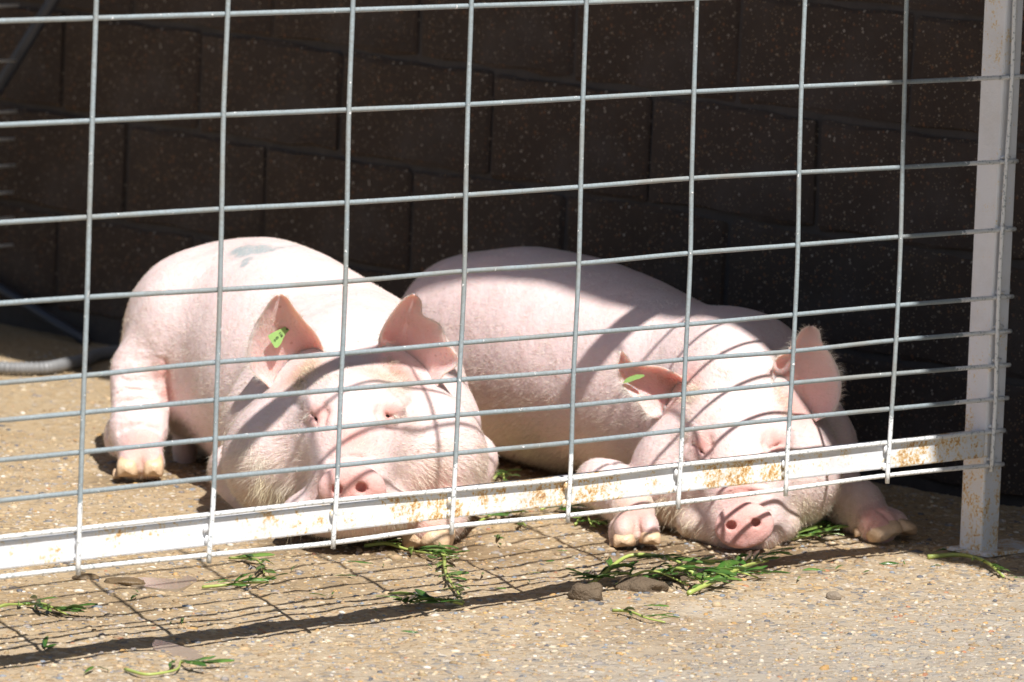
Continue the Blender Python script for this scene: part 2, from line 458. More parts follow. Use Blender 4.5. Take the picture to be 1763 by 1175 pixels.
# ------------------------------------------------------------------ block wall with lean-to roof
WX = 2.48
wall = obj('block_wall', None, loc=(WX, 0, 0), label='dark shaded wall of large concrete blocks behind the two pigs', cat='wall')
wall.rotation_euler.x = math.radians(.9)
BL, BH, JT = .435, .2135, .012
def block_mesh(seed):
    r = random.Random(seed)
    import bmesh
    bm = bmesh.new()
    bmesh.ops.create_cube(bm, size=1)
    for v_ in bm.verts:
        v_.co.x *= .10; v_.co.y *= BL - JT; v_.co.z *= BH - JT
    bmesh.ops.subdivide_edges(bm, edges=[e for e in bm.edges if abs((e.verts[0].co - e.verts[1].co).y) > .1], cuts=5)
    bmesh.ops.bevel(bm, geom=[e for e in bm.edges if e.is_manifold and e.calc_face_angle() > .5], offset=.006, segments=1, affect='EDGES')
    for v_ in bm.verts:
        v_.co.y += r.uniform(-.004, .004); v_.co.z += r.uniform(-.0048, .0048); v_.co.x += r.uniform(-.0012, .0012)
    me = bpy.data.meshes.new('block'); bm.to_mesh(me); bm.free()
    return me
bms = [block_mesh(i) for i in range(7)]
for k in range(12):
    off = {0: 0.0, 1: .5}[k % 2]
    for j in range(-5, 12):
        y = (1.306 if k % 2 == 0 else 1.089) + (j - 1) * BL
        if y < -1.7 or y > 5.2: continue
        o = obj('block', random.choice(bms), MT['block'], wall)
        o.location = (.05 + random.uniform(-.002, .002), y + BL / 2, (k + .5) * BH + .004)
        o.rotation_euler = (random.uniform(-.004, .004), 0, random.uniform(-.004, .004))
v_, f_ = box(.008, .11, -1.9, 5.6, -.08, 12 * BH + .01)
obj('mortar', mesh('mortar', v_, f_, False), MT['mortar'], wall)
# roof sheet: its front edge throws the shade line over the wall and the right end of the panel
RH = 2.75
def roof_mesh():
    V, F = [], []
    ys = np.linspace(-5.0, 5.5, 141)
    for i, y in enumerate(ys):
        qx = 1.915 + .085 * (y + SUN_S[1] * RH)        # where the edge's shade meets the ground
        xe = qx - SUN_S[0] * RH - WX
        zc = .012 * math.sin(i * 1.3)
        V += [(xe, y, RH + zc), (.45, y, RH + .12 + zc), (.45, y, RH + .126 + zc), (xe, y, RH + .006 + zc)]
        if i:
            a_ = 4 * i
            for m_ in range(4):
                F.append((a_ - 4 + m_, a_ - 4 + (m_ + 1) % 4, a_ + (m_ + 1) % 4, a_ + m_))
    F += [(0, 3, 2, 1), tuple(len(V) - 4 + m_ for m_ in range(4))]
    return mesh('roof', V, F, False)
rf = obj('roof', roof_mesh(), MT['roof'], wall)
rf.rotation_euler.x = -wall.rotation_euler.x

# ------------------------------------------------------------------ wire mesh panel
ZW0 = .160
VX = {0: [(163, 5), (156, 209), (151, 377), (147, 518), (140, 715), (134, 912), (132, 985)],
      1: [(390, 5), (382, 199), (379, 362), (376, 500), (370, 690), (363, 887), (357, 965)],
      2: [(605, 5), (598, 190), (595, 350), (592, 486), (584, 675), (576, 864), (571, 940)],
      3: [(809, 5), (803, 181), (799, 337), (797, 467), (788, 657), (779, 845), (775, 915)],
      4: [(1007, 5), (1001, 171), (997, 323), (994, 453), (985, 640), (979, 826), (975, 895)],
      5: [(1197, 5), (1192, 161), (1188, 310), (1186, 437), (1177, 625), (1169, 802), (1165, 872)],
      6: [(1383, 5), (1377, 151), (1373, 298), (1371, 423), (1363, 608), (1353, 783), (1350, 850)],
      7: [(1558, 5), (1555, 143), (1551, 290), (1548, 412), (1540, 587), (1529, 763), (1525, 828)]}
HY = {0: [980, 957, 936, 908, 889, 867, 844, 820], 1: [912, 887, 863, 845, 826, 802, 783, 763],
      2: [849, 824, 803, 782, 763, 742, 722, 705], 3: [780, 757, 737, 716, 700, 680, 661, 645],
      4: [712, 690, 672, 655, 640, 620, 606, 587], 5: [648, 625, 610, 592, 576, 560, 543, 527],
      6: [513, 500, 486, 468, 455, 437, 423, 409], 7: [375, 361, 350, 337, 323, 308, 298, 289],
      8: [209, 199, 190, 181, 170, 159, 150, 142], 9: [32, 25, 18, 11, 5, -2, -9, -15]}
panel = obj('mesh_panel', None, loc=(0, 0, 0), label='galvanised wire mesh panel with rusty white bottom rail in front of the pigs', cat='mesh panel')
TOPZ = 1.415
RW = .0037
for i in range(-7, 9):
    if 0 <= i <= 7:
        pts = [fence_at(u, v)[[0, 2]] for u, v in VX[i]][::-1]
        pts = [(x_, z_) for x_, z_ in pts]
    elif i == 8:
        pts = [fence_at(u, v)[[0, 2]] for u, v in [(1744, 20), (1740, 130), (1727, 330), (1715, 560), (1711, 700), (1704, 812)]][::-1]
    else:
        pts = [(i * .25 + random.uniform(-.004, .004), z_) for z_ in (.15, .5, .95)]
    x1 = pts[-1][0]
    pts += [(x1 + random.uniform(-.005, .005), 1.22), (x1, TOPZ)]
    if i < 8: pts = [(pts[0][0], pts[0][1] - .004)] + pts
    P3 = spline([(x_, -.0035, z_) for x_, z_ in pts], 60)
    v_, f_ = tube(P3, RW * (1 + .03 * np.sin(np.arange(60) * 1.7 + i)), 8)
    obj('vertical_wire', mesh('vertical_wire', v_, f_), MT['wire'], panel)
hz = {}
for k in list(range(10)) + [10, 11]:
    if k in HY:
        pts = []
        for i in range(8):
            yv = HY[k][i]; V_ = np.array(VX[i], float)
            xv = np.interp(yv, V_[:, 1], V_[:, 0]) if yv > 5 else V_[0, 0]
            p_ = fence_at(xv, yv); pts.append((p_[0], p_[2]))
        z0_, z7 = pts[0][1], pts[-1][1]
        pts = [(x_, z0_) for x_ in (-1.6, -.9, -.35)] + pts
        end = {1: (1732, 742), 2: (1738, 686), 3: (1741, 629), 4: (1743, 571), 5: (1746, 511), 6: (1750, 395), 7: (1754, 278), 0: (1730, 800)}.get(k)
        if end: e_ = fence_at(*end); pts += [(2.0, (z7 * .25 + e_[2] * .75)), (e_[0], e_[2])]
        else: pts += [(2.063, z7)]
    else:
        pts = [(x_, {10: 1.115, 11: 1.265}[k] + random.uniform(-.004, .004)) for x_ in (-1.6, -.6, .3, 1.2, 2.06)]
    P3 = spline([(x_, .0035, z_) for x_, z_ in pts], 160)
    v_, f_ = tube(P3, RW * (1.04 + .05 * np.sin(np.arange(160) * 2.3 + k) * rng.random(160)), 8)
    obj('horizontal_wire', mesh('horizontal_wire', v_, f_), MT['wire'], panel)
FY = .0082
v_, f_ = box(-1.62, 2.0035, FY, FY + .04, ZW0 + .008, ZW0 + .050, .003)
obj('bottom_rail', mesh('bottom_rail', v_, f_, False), MT['paint'], panel)
v_, f_ = box(-1.62, 2.0035, FY, FY + .04, TOPZ - .03, TOPZ + .012, .003)
obj('top_rail', mesh('top_rail', v_, f_, False), MT['paint'], panel)
for (x0, x1) in ((2.0045, 2.050), (-1.668, -1.622)):
    v_, f_ = box(x0, x1, FY - .001, FY + .049, .006, TOPZ + .03, .0035)
    post = obj('post', mesh('post', v_, f_, False), MT['paint'], panel)
    v_, f_ = box(x0 - .012, x1 + .10, FY - .026, FY + .066, .001, .0075, .0015)
    obj('base_plate', mesh('base_plate', v_, f_, False), MT['paint'], post)
def blob(c, r, seed, sc=(1, 1, 1), n=8, m=6, amp=.25):
    V, F = [], []
    rr = np.random.default_rng(seed)
    for i in range(m + 1):
        th = math.pi * i / m
        for j in range(n):
            ph = 2 * math.pi * j / n
            V.append((math.sin(th) * math.cos(ph), math.sin(th) * math.sin(ph), math.cos(th)))
    V = np.array(V)
    V *= (1 + amp * vnoise(V * 1.0 + seed, 1.7, seed))[:, None]
    V = V * r * np.array(sc) + np.array(c)
    for i in range(m):
        for j in range(n):
            a_ = i * n + j; b_ = i * n + (j + 1) % n
            F.append((a_, a_ + n, b_ + n, b_))
    return V, F
for i in range(8):
    x_ = fence_at(*VX[i][-1])[0] + .001
    for dz in (.016, .040):
        v_, f_ = blob((x_ + random.uniform(-.003, .003), .0035, ZW0 + dz + random.uniform(-.004, .004)), .0043, i * 3 + int(dz * 1000), (1.1, .9, 1.5))
        obj('weld_bead', mesh('weld_bead', v_, f_), MT['paint'], panel)
for z_ in (.166, .222, .28, .335, .392, .45, .56, .68):
    v_, f_ = blob((2.02, .005, z_), .005, int(z_ * 100), (2.6, .7, .8))
    obj('weld_bead', mesh('weld_bead', v_, f_), MT['paint'], panel)

# far panel whose wire ends show at the left edge, in the shade
back = obj('mesh_panel', None, label='second wire mesh panel whose wire ends stick out at the far left edge', cat='mesh panel')
BY = 3.05
bx = fence_at(26, 250, BY)[0]
bz = [fence_at(12, v, BY)[2] for v in (423, 376, 332, 286, 240, 193, 105, 10)]
for z_ in bz + [bz[-1] + .16, bz[-1] + .31]:
    P3 = spline([(bx - 2.2, BY, z_), (bx - 1, BY, z_ + .003), (bx + random.uniform(-.008, .004), BY, z_)], 30)
    v_, f_ = tube(P3, .0037, 6); obj('horizontal_wire', mesh('horizontal_wire', v_, f_), MT['wire'], back)
for i in range(9):
    x_ = bx - .085 - .25 * i
    v_, f_ = tube(spline([(x_, BY - .007, bz[0] - .01), (x_ + .002, BY - .007, .7), (x_, BY - .007, 1.5)], 12), .0037, 6)
    obj('vertical_wire', mesh('vertical_wire', v_, f_), MT['wire'], back)
v_, f_ = box(bx - 2.2, bx - .11, BY + .006, BY + .046, bz[0] + .008, bz[0] + .05, .003)
obj('bottom_rail', mesh('bottom_rail', v_, f_, False), MT['paint'], back)
v_, f_ = box(bx - .155, bx - .105, BY + .006, BY + .056, 0.0, 1.5, .003)
obj('post', mesh('post', v_, f_, False), MT['paint'], back)

# leaning bar (upper left), pipe leaning at the wall foot, ribbed hose
def on_wall(u, v, gap): return fence_like(u, v, WX - gap)
def fence_like(u, v, x):
    d = AX_F + (u - CX) / FPX * AX_R - (v - CY) / FPX * AX_U
    return CAM + d * ((x - CAM[0]) / d[0])
p0, p1 = on_wall(0, 148, .10), on_wall(92, 0, .075)
d_ = p1 - p0
t0 = -(p0[2] - .01) / d_[2]; t1 = (2.0 - p0[2]) / d_[2]
P3 = np.linspace(p0 + d_ * t0, p0 + d_ * t1, 12)
v_, f_ = tube(P3, .013, 12)
obj('metal_bar', mesh('metal_bar', v_, f_), MT['steel'], label='dark steel bar leaning steeply at the top left corner of the wall', cat='bar')
g0 = on_wall(150, 588, .03); g1 = on_wall(0, 497, .03)
P3 = np.linspace(g0, g1 + (g1 - g0) * 1.6, 12)
v_, f_ = tube(P3, .011, 12)
obj('steel_pipe', mesh('steel_pipe', v_, f_), MT['steel'], label='thin dark pipe slanting up the wall foot above the grey hose', cat='pipe')
hp = [ground_at(u, v, .014) for u, v in [(-160, 612), (-60, 628), (20, 634), (75, 634), (115, 627), (148, 619), (172, 610), (205, 606), (240, 612)]]
for p_ in hp: p_[2] = .014
P3 = spline(hp, 420)
v_, f_ = tube(P3, .0125 + .0012 * np.sin(np.arange(420) * 1.1), 14)
obj('hose', mesh('hose', v_, f_), MT['hose'], label='grey ribbed hose lying on the concrete at the left edge', cat='hose')

# ------------------------------------------------------------------ pigs: implicit bodies
def rotm(yaw=0, pitch=0, roll=0):
    a_, b_, c_ = map(math.radians, (yaw, pitch, roll))
    Ry = np.array([[math.cos(a_), 0, math.sin(a_)], [0, 1, 0], [-math.sin(a_), 0, math.cos(a_)]])
    Rx = np.array([[1, 0, 0], [0, math.cos(b_), -math.sin(b_)], [0, math.sin(b_), math.cos(b_)]])
    Rz = np.array([[math.cos(c_), -math.sin(c_), 0], [math.sin(c_), math.cos(c_), 0], [0, 0, 1]])
    return Ry @ Rx @ Rz

class Ell:
    def __init__(s, u, v, D, ru, rv, rd, yaw=0, pitch=0, roll=0):
        s.c = pq(u, v, D); s.r = np.array([ru, rv, rd]) / 1000.0; s.R = rotm(yaw, pitch, roll); m = s.r.max(); s.lo, s.hi = s.c - m, s.c + m
    def __call__(s, P):
        q = (P - s.c) @ s.R
        k0 = np.sqrt(((q / s.r) ** 2).sum(1)); k1 = np.sqrt(((q / s.r ** 2) ** 2).sum(1)) + 1e-9
        return k0 * (k0 - 1) / k1

class Trunk:
    """one smooth trunk swept through keyed ellipsoids (u, v, D, ru, rv, rd)"""
    def __init__(s, keys, n=8, k=.022):
        K = np.array(keys, float)
        K3 = np.concatenate([np.array([pq(*a[:3]) for a in K]), K[:, 3:] / 1000.0], 1)
        t = np.linspace(0, 1, n)
        x = np.linspace(0, 1, len(K))
        c = np.stack([np.interp(t, x, K3[:, j]) for j in range(6)], 1) if len(K) < 3 else spline(K3, n)
        s.es = []
        for a in c:
            e = Ell(0, 0, 1, 1, 1, 1); e.c = a[:3]; e.r = a[3:] - .02; s.es.append(e)
        s.k = k
        m = c[:, 3:].max(1)[:, None]; s.lo = (c[:, :3] - m).min(0) - .03; s.hi = (c[:, :3] + m).max(0) + .03
    def __call__(s, P):
        ds = [e(P) for e in s.es]; mn = np.minimum.reduce(ds)
        return mn - s.k * np.log(sum(np.exp(-(d - mn) / s.k) for d in ds))

class Cone:
    """capsule with two radii (mm) between picture points"""
    def __init__(s, a, ra, b, rb):
        s.a, s.b, s.ra, s.rb = pq(*a), pq(*b), ra / 1000.0, rb / 1000.0
        m = max(s.ra, s.rb); s.lo, s.hi = np.minimum(s.a, s.b) - m, np.maximum(s.a, s.b) + m
    def __call__(s, P):
        ba = s.b - s.a; h = np.clip(((P - s.a) @ ba) / (ba @ ba), 0, 1)
        h2 = h * h * (3 - 2 * h)
        return np.linalg.norm(P - s.a - h[:, None] * ba, axis=1) - (s.ra + (s.rb - s.ra) * h2)

class Field:
    def __init__(s): s.ops = []
    def add(s, k, prim): s.ops.append(('u', k / 1000.0, prim)); return s
    def cut(s, k, prim): s.ops.append(('s', k / 1000.0, prim)); return s
    def __call__(s, P, cull=True):
        d = np.full(len(P), 1.0)
        for op, k, pr in s.ops:
            if cull:
                mg = k + .03
                m = np.all((P > pr.lo - mg) & (P < pr.hi + mg), axis=1)
                idx = np.nonzero(m)[0]
                if not len(idx): continue
                a_, b_ = d[idx], pr(P[idx])
            else: idx = slice(None); a_, b_ = d, pr(P)
            if op == 'u':
                h = np.clip(.5 + .5 * (a_ - b_) / k, 0, 1); d[idx] = a_ + (b_ - a_) * h - k * h * (1 - h)
            else:
                h = np.clip(.5 - .5 * (a_ + b_) / k, 0, 1); d[idx] = a_ + (-b_ - a_) * h + k * h * (1 - h)
        return d
    def grad(s, P, e=.0015):
        g = np.stack([s(P + np.eye(3)[i] * e) - s(P - np.eye(3)[i] * e) for i in range(3)], 1) / (2 * e)
        return g
    def surf(s, u, v, d0=9.3, d1=11.4):
        D = np.arange(d0, d1, .001)
        P = np.stack([(u - CX) / FPX * D, -(v - CY) / FPX * D, D], 1)
        f = s(P); i = np.argmax(f < 0)
        return D[i] if f[i] < 0 else None
    def polygonise(s, lo, hi, h):
        n = np.ceil((hi - lo) / h).astype(int) + 1
        ax = [lo[i] + h * np.arange(n[i]) for i in range(3)]
        F = np.empty(n, np.float64)
        YY, ZZ = np.meshgrid(ax[1], ax[2], indexing='ij')
        B = 12
        for i in range(0, n[0], B):
            xs = ax[0][i:i + B]
            P = np.stack([np.repeat(xs, YY.size), np.tile(YY.ravel(), len(xs)), np.tile(ZZ.ravel(), len(xs))], 1)
            F[i:i + B] = s(P).reshape(len(xs), n[1], n[2])
        S = F < 0
        cnt = sum(S[a:n[0] - 1 + a, b:n[1] - 1 + b, c:n[2] - 1 + c].astype(np.int8) for a in (0, 1) for b in (0, 1) for c in (0, 1))
        act = np.argwhere((cnt > 0) & (cnt < 8))
        acc = np.zeros((len(act), 3)); num = np.zeros(len(act))
        for axn in range(3):
            o1, o2 = [k for k in range(3) if k != axn]
            for a in (0, 1):
                for b in (0, 1):
                    c0 = np.zeros(3, int); c0[o1], c0[o2] = a, b; c1 = c0.copy(); c1[axn] = 1
                    f0 = F[tuple((act + c0).T)]; f1 = F[tuple((act + c1).T)]
                    m = (f0 < 0) != (f1 < 0)
                    t = np.where(m, f0 / np.where(m, f0 - f1, 1), 0)
                    p = np.tile(c0.astype(float), (len(act), 1)); p[:, axn] = t
                    acc[m] += p[m]; num[m] += 1
        V = lo + h * (act + acc / num[:, None])
        idm = np.full(n, -1, np.int64); idm[tuple(act.T)] = np.arange(len(act))
        Q = []
        for axn in range(3):
            o1, o2 = [(1, 2), (2, 0), (0, 1)][axn]
            sl0 = [slice(None)] * 3; sl1 = [slice(None)] * 3
            sl0[axn] = slice(0, -1); sl1[axn] = slice(1, None)
            e = np.argwhere(S[tuple(sl0)] != S[tuple(sl1)])
            e = e[(e[:, o1] > 0) & (e[:, o2] > 0)]
            u1 = np.zeros(3, int); u1[o1] = 1; u2 = np.zeros(3, int); u2[o2] = 1
            q = np.stack([idm[tuple((e - d).T)] for d in (u1 * 0, u1, u1 + u2, u2)], 1)
            ins = S[tuple(e.T)]
            q = np.where(ins[:, None], q, q[:, ::-1])
            Q.append(q[(q >= 0).all(1)])
        Q = np.concatenate(Q)
        for _ in range(2):
            V = V - (lambda d, g: d[:, None] * g / np.maximum((g * g).sum(1), .2)[:, None])(s(V), s.grad(V))
        return V, Q

def ear(L, R, Db, Dt, cup, lr=0.0, pk=.5, rim=.004, th=(.010, .0045), n=30, m=18, bow=0.0):
    """cupped ear blade between two edge outlines (base to tip), real thickness, in view-frame metres"""
    L, R = spline(np.array(L, float), n), spline(np.array(R, float), n)
    s = np.linspace(0, 1, n)[:, None]; t = np.linspace(0, 1, m)[None]
    uv = L[:, None] * (1 - t[..., None]) + R[:, None] * t[..., None]
    x = 2 * t - 1
    D = Db + (Dt - Db) * s + cup * (1 - .75 * s) * (t ** (2 * pk) * (1 - t) ** (2 - 2 * pk)) / (pk ** (2 * pk) * (1 - pk) ** (2 - 2 * pk)) + lr * (t - .5) - rim * np.abs(x) ** 7 + bow * np.sin(math.pi * s) + 0 * x
    q = np.stack([(uv[..., 0] - CX) / FPX * D, -(uv[..., 1] - CY) / FPX * D, D], -1)
    T = (th[0] + (th[1] - th[0]) * s) * (1 - .72 * np.abs(x) ** 4) * np.where(s > .93, 1 - (s - .93) / .07 * .6, 1)
    du = np.gradient(q, axis=1); dv = np.gradient(q, axis=0)
    N = np.cross(dv, du); N /= np.linalg.norm(N, axis=-1, keepdims=True) + 1e-9
    N *= np.sign(N[..., 2:3] + 1e-9)
    bk = q + N * T[..., None]
    V = np.concatenate([q.reshape(-1, 3), bk.reshape(-1, 3)]); k = n * m; F = []
    for i in range(n - 1):
        for j in range(m - 1):
            a_ = i * m + j
            F.append((a_, a_ + 1, a_ + m + 1, a_ + m)); F.append((k + a_, k + a_ + m, k + a_ + m + 1, k + a_ + 1))
        for j, sg in ((0, 1), (m - 1, 0)):
            a_, b_ = i * m + j, (i + 1) * m + j
            F.append((a_, b_, k + b_, k + a_) if sg else (a_, k + a_, k + b_, b_))
    for j in range(m - 1):
        for i, sg in ((0, 0), (n - 1, 1)):
            a_ = i * m + j
            F.append((a_, a_ + 1, k + a_ + 1, k + a_) if sg else (a_, k + a_, k + a_ + 1, a_ + 1))
    return V, F, q, N

def hair_mesh(roots, dirs, length, width, tone, droop, name='hair'):
    """bristles: three-segment tapering ribbons"""
    n = len(roots)
    side = np.cross(dirs, rng.normal(size=(n, 3))); side /= np.linalg.norm(side, axis=1)[:, None] + 1e-9
    L = length[:, None]; W = width[:, None]
    p0 = roots - dirs * .001; p1 = roots + dirs * L * .45 + droop * L * .12; p2 = roots + dirs * L * .92 + droop * L * .42
    V = np.stack([p0 - side * W, p0 + side * W, p1 - side * W * .8, p1 + side * W * .8, p2], 1).reshape(-1, 3)
    b = 5 * np.arange(n)[:, None]
    F3 = np.concatenate([b + np.array([[0, 1, 3]]), b + np.array([[0, 3, 2]]), b + np.array([[2, 3, 4]])])
    me = tri_mesh(name, V, F3)
    at = me.color_attributes.new('tone', 'FLOAT_COLOR', 'POINT')
    c = np.concatenate([np.repeat(tone, 5, 0), np.ones((5 * n, 1))], 1)
    at.data.foreach_set('color', c.ravel())
    return me

def gauss(P, pts, r):
    """max of gaussian spots; pts = list of q points, r metres"""
    out = np.zeros(len(P))
    for p_ in pts:
        out = np.maximum(out, np.exp(-((P - p_[:3]) ** 2).sum(1) / (2 * (p_[3] if len(p_) > 3 else r) ** 2)))
    return out

def info_canal(info):
    out = []
    for (v_, f_, q_, n_) in info['ears']:
        n_r, m_r = q_.shape[:2]; a = np.zeros(len(v_)); h = len(v_) // 2
        s_ = np.linspace(0, 1, n_r)[:, None]; x = np.linspace(-1, 1, m_r)[None]
        a[:h] = (.72 * np.exp(-((s_ - .28) / .24) ** 2 - ((x - info.get('canal_x', [0] * 9)[len(out)]) / .42) ** 2)).ravel()
        out.append(a)
    return out

def make_pig(label, base, origin_px, res, detail):
    F = Field()
    for op in base: F.add(*op)
    info = detail(F)
    lo = np.min([o[2].lo for o in F.ops if o[0] == 'u'], axis=0) - .03
    hi = np.max([o[2].hi for o in F.ops if o[0] == 'u'], axis=0) + .03
    V, Q = F.polygonise(lo, hi, res)
    # nothing below the ground is kept
    Wz = q2w(V)[:, 2]
    keep = (Wz[Q] > -.03).any(1); Q = Q[keep]
    used = np.unique(Q); mp = np.full(len(V), -1); mp[used] = np.arange(len(used)); V, Q = V[used], mp[Q]
    nb = len(V)
    N = F.grad(V); N /= np.linalg.norm(N, axis=1)[:, None] + 1e-9
    V = V + N * (.0012 * vnoise(V, 28, 5) + .0025 * vnoise(V, 9, 6))[:, None]
    faces = [tuple(x) for x in Q.tolist()]; allV = [V]; k = nb
    pink_e = []
    for (v_, f_, q_, n_) in info['ears']:
        allV.append(v_); faces += [tuple(i + k for i in p) for p in f_]; k += len(v_)
        h_ = len(v_) // 2
        pe = np.full(len(v_), .35); pe[:h_] = .22 + .25 * np.tile(1 - np.abs(np.linspace(-1, 1, q_.shape[1])) ** 2, q_.shape[0])
        pink_e.append(pe)
    AV = np.concatenate(allV)
    org = ground_at(*origin_px); org[2] = 0
    me = mesh('body', q2w(AV) - org, faces)
    pink = np.concatenate([np.clip(gauss(V, info['pink'], .02), 0, 1)] + pink_e)
    dirt = np.concatenate([np.clip(gauss(V, info['dirt'], .05), 0, 1), np.zeros(len(AV) - nb)])
    mark = np.concatenate([np.clip(gauss(V, info['mark'], .02) * 1.9 - .3, 0, .9) if info['mark'] else np.zeros(nb), np.zeros(len(AV) - nb)])
    at = me.color_attributes.new('tint', 'FLOAT_COLOR', 'POINT')
    at.data.foreach_set('color', np.stack([pink, dirt, mark, np.ones(len(AV))], 1).ravel())
    wr = np.concatenate([np.clip(gauss(V, info['wrinkle'], .05), 0, 1), np.zeros(len(AV) - nb)])
    at = me.attributes.new('wrinkle', 'FLOAT', 'POINT'); at.data.foreach_set('value', wr)
    cn = np.concatenate([np.zeros(nb)] + info_canal(info))
    at = me.attributes.new('canal', 'FLOAT', 'POINT'); at.data.foreach_set('value', cn)
    me.materials.append(MT['skin']); me.materials.append(MT['ear'])
    mi = np.zeros(len(faces), np.int32); mi[len(Q):] = 1; me.polygons.foreach_set('material_index', mi)
    pig = obj('pig', None, loc=org, label=label, cat='pig', group='pigs lying behind the wire mesh')
    obj('body', me, MT['skin'], pig)
    # --- bristles
    A_ = V[Q]; area = .5 * np.linalg.norm(np.cross(A_[:, 2] - A_[:, 0], A_[:, 3] - A_[:, 1]), axis=1)
    fz = q2w(A_.mean(1))[:, 2]
    C_ = A_.mean(1); Nf = N[Q].mean(1); Nf /= np.linalg.norm(Nf, axis=1)[:, None] + 1e-9
    dens = np.where((Nf[:, 2] < .35) & (fz > 0), 1.0, .03)
    dens *= np.where(gauss(C_, info['bald'], .03) > .45, 0.0, 1.0)
    lenw = .009 + .010 * np.clip(gauss(C_, info['shaggy'], .05), 0, 1)
    dens *= 1 + 1.3 * np.clip(gauss(C_, info['shaggy'], .05), 0, 1)
    pr = area * dens; nh = 85000
    pick = rng.choice(len(Q), nh, p=pr / pr.sum())
    bc = rng.dirichlet((1, 1, 1, 1), nh)
    roots = (A_[pick] * bc[..., None]).sum(1); nn = Nf[pick]
    flow = roots - info['snout']; flow = flow + np.array([0, -.02, .10])
    flow -= (flow * nn).sum(1)[:, None] * nn; flow /= np.linalg.norm(flow, axis=1)[:, None] + 1e-9
    clump = np.stack([vnoise(roots, 45, s_) for s_ in (11, 12, 13)], 1) * .35
    dr = flow + nn * rng.uniform(.10, .42, nh)[:, None] + clump + rng.normal(scale=.14, size=(nh, 3))
    dr /= np.linalg.norm(dr, axis=1)[:, None]
    ln = lenw[pick] * rng.uniform(.6, 1.35, nh)
    tone = np.array([.86, .76, .63]) * rng.uniform(.78, 1.1, (nh, 1)) * np.where(rng.random((nh, 1)) < .12, .7, 1)
    parts = [(roots, dr, ln, np.full(nh, .00020), np.clip(tone, 0, .92))]
    for (v_, f_, q_, n_) in info['ears']:      # ear fringe and the tufts inside the ear
        n_r, m_r = q_.shape[:2]
        for j, cnt, sg in ((0, 330, -1), (m_r - 1, 330, 1)):
            i_ = rng.integers(2, n_r - 1, cnt); fr = rng.random((cnt, 1))
            r0 = q_[i_, j] * fr + q_[np.minimum(i_ + 1, n_r - 1), j] * (1 - fr)
            inner = q_[i_, m_r // 2]
            d_ = r0 - inner; d_ /= np.linalg.norm(d_, axis=1)[:, None]
            up = q_[n_r - 1, m_r // 2] - q_[0, m_r // 2]; up /= np.linalg.norm(up)
            d_ = d_ + up * .8 + np.array([0, 0, .25]) + rng.normal(scale=.25, size=(cnt, 3)); d_ /= np.linalg.norm(d_, axis=1)[:, None]
            parts.append((r0, d_, rng.uniform(.006, .024, cnt), np.full(cnt, .00014), np.tile([[.82, .76, .66]], (cnt, 1)) * rng.uniform(.85, 1.1, (cnt, 1))))
        cnt = 900
        i_ = np.minimum((rng.random(cnt) ** 1.6 * n_r * .75).astype(int), n_r - 2); j_ = rng.integers(1, m_r - 1, cnt)
        r0 = q_[i_, j_] - np.array([0, 0, .0005])
        up = q_[n_r - 1, m_r // 2] - q_[0, m_r // 2]; up /= np.linalg.norm(up)
        d_ = up * .7 - n_[i_, j_] * .35 + rng.normal(scale=.4, size=(cnt, 3)); d_ /= np.linalg.norm(d_, axis=1)[:, None]
        parts.append((r0, d_, rng.uniform(.005, .013, cnt), np.full(cnt, .00016), np.tile([[.66, .50, .36]], (cnt, 1)) * rng.uniform(.8, 1.2, (cnt, 1))))
    for (uvs, dirq, ln0, ln1, cnt, spread, tn) in info['tufts']:
        cc = np.array([uvs[i] for i in rng.integers(0, len(uvs), cnt)], float) + rng.normal(scale=spread, size=(cnt, 2))
        r0, ok = [], []
        for u_, v__ in cc:
            D_ = F.surf(u_, v__, 9.3, 10.4); ok.append(D_ is not None); r0.append(pq(u_, v__, (D_ or 10) - .0005))
        r0 = np.array(r0)[ok]; c2 = len(r0)
        d_ = np.array(dirq, float) + rng.normal(scale=.28, size=(c2, 3)); d_ /= np.linalg.norm(d_, axis=1)[:, None]
        parts.append((r0, d_, rng.uniform(ln0, ln1, c2), np.full(c2, .00022), np.tile([tn], (c2, 1)) * rng.uniform(.8, 1.15, (c2, 1))))
    R_ = np.concatenate([p[0] for p in parts]); Dr = np.concatenate([p[1] for p in parts])
    dw = np.array([AX_R[2], AX_U[2], AX_F[2]]) * -1
    hm = hair_mesh(R_, Dr, np.concatenate([p[2] for p in parts]), np.concatenate([p[3] for p in parts]), np.concatenate([p[4] for p in parts]), dw)
    co = np.empty(len(hm.vertices) * 3); hm.vertices.foreach_get('co', co)
    hm.vertices.foreach_set('co', (q2w(co.reshape(-1, 3)) - org).ravel())
    obj('hair', hm, MT['hair'], pig, kind='stuff')
    # --- closed eyes: dark strip added along each lid slit as its shade
    for e_ in info['eyes']:
        v_, f_ = tube(q2w(spline(np.array(e_), 9)) - org, np.array([.0008, .0019, .0027, .0028, .0024, .0019, .0015, .0011, .0006]), 8)
        obj('eye', mesh('eye', v_, f_), MT['black'], pig)
    # --- hooves: claws
    for cl in info['claws']:
        obj('hoof', claw(*cl, org), MT['hoof'], pig)
    return pig, F, org

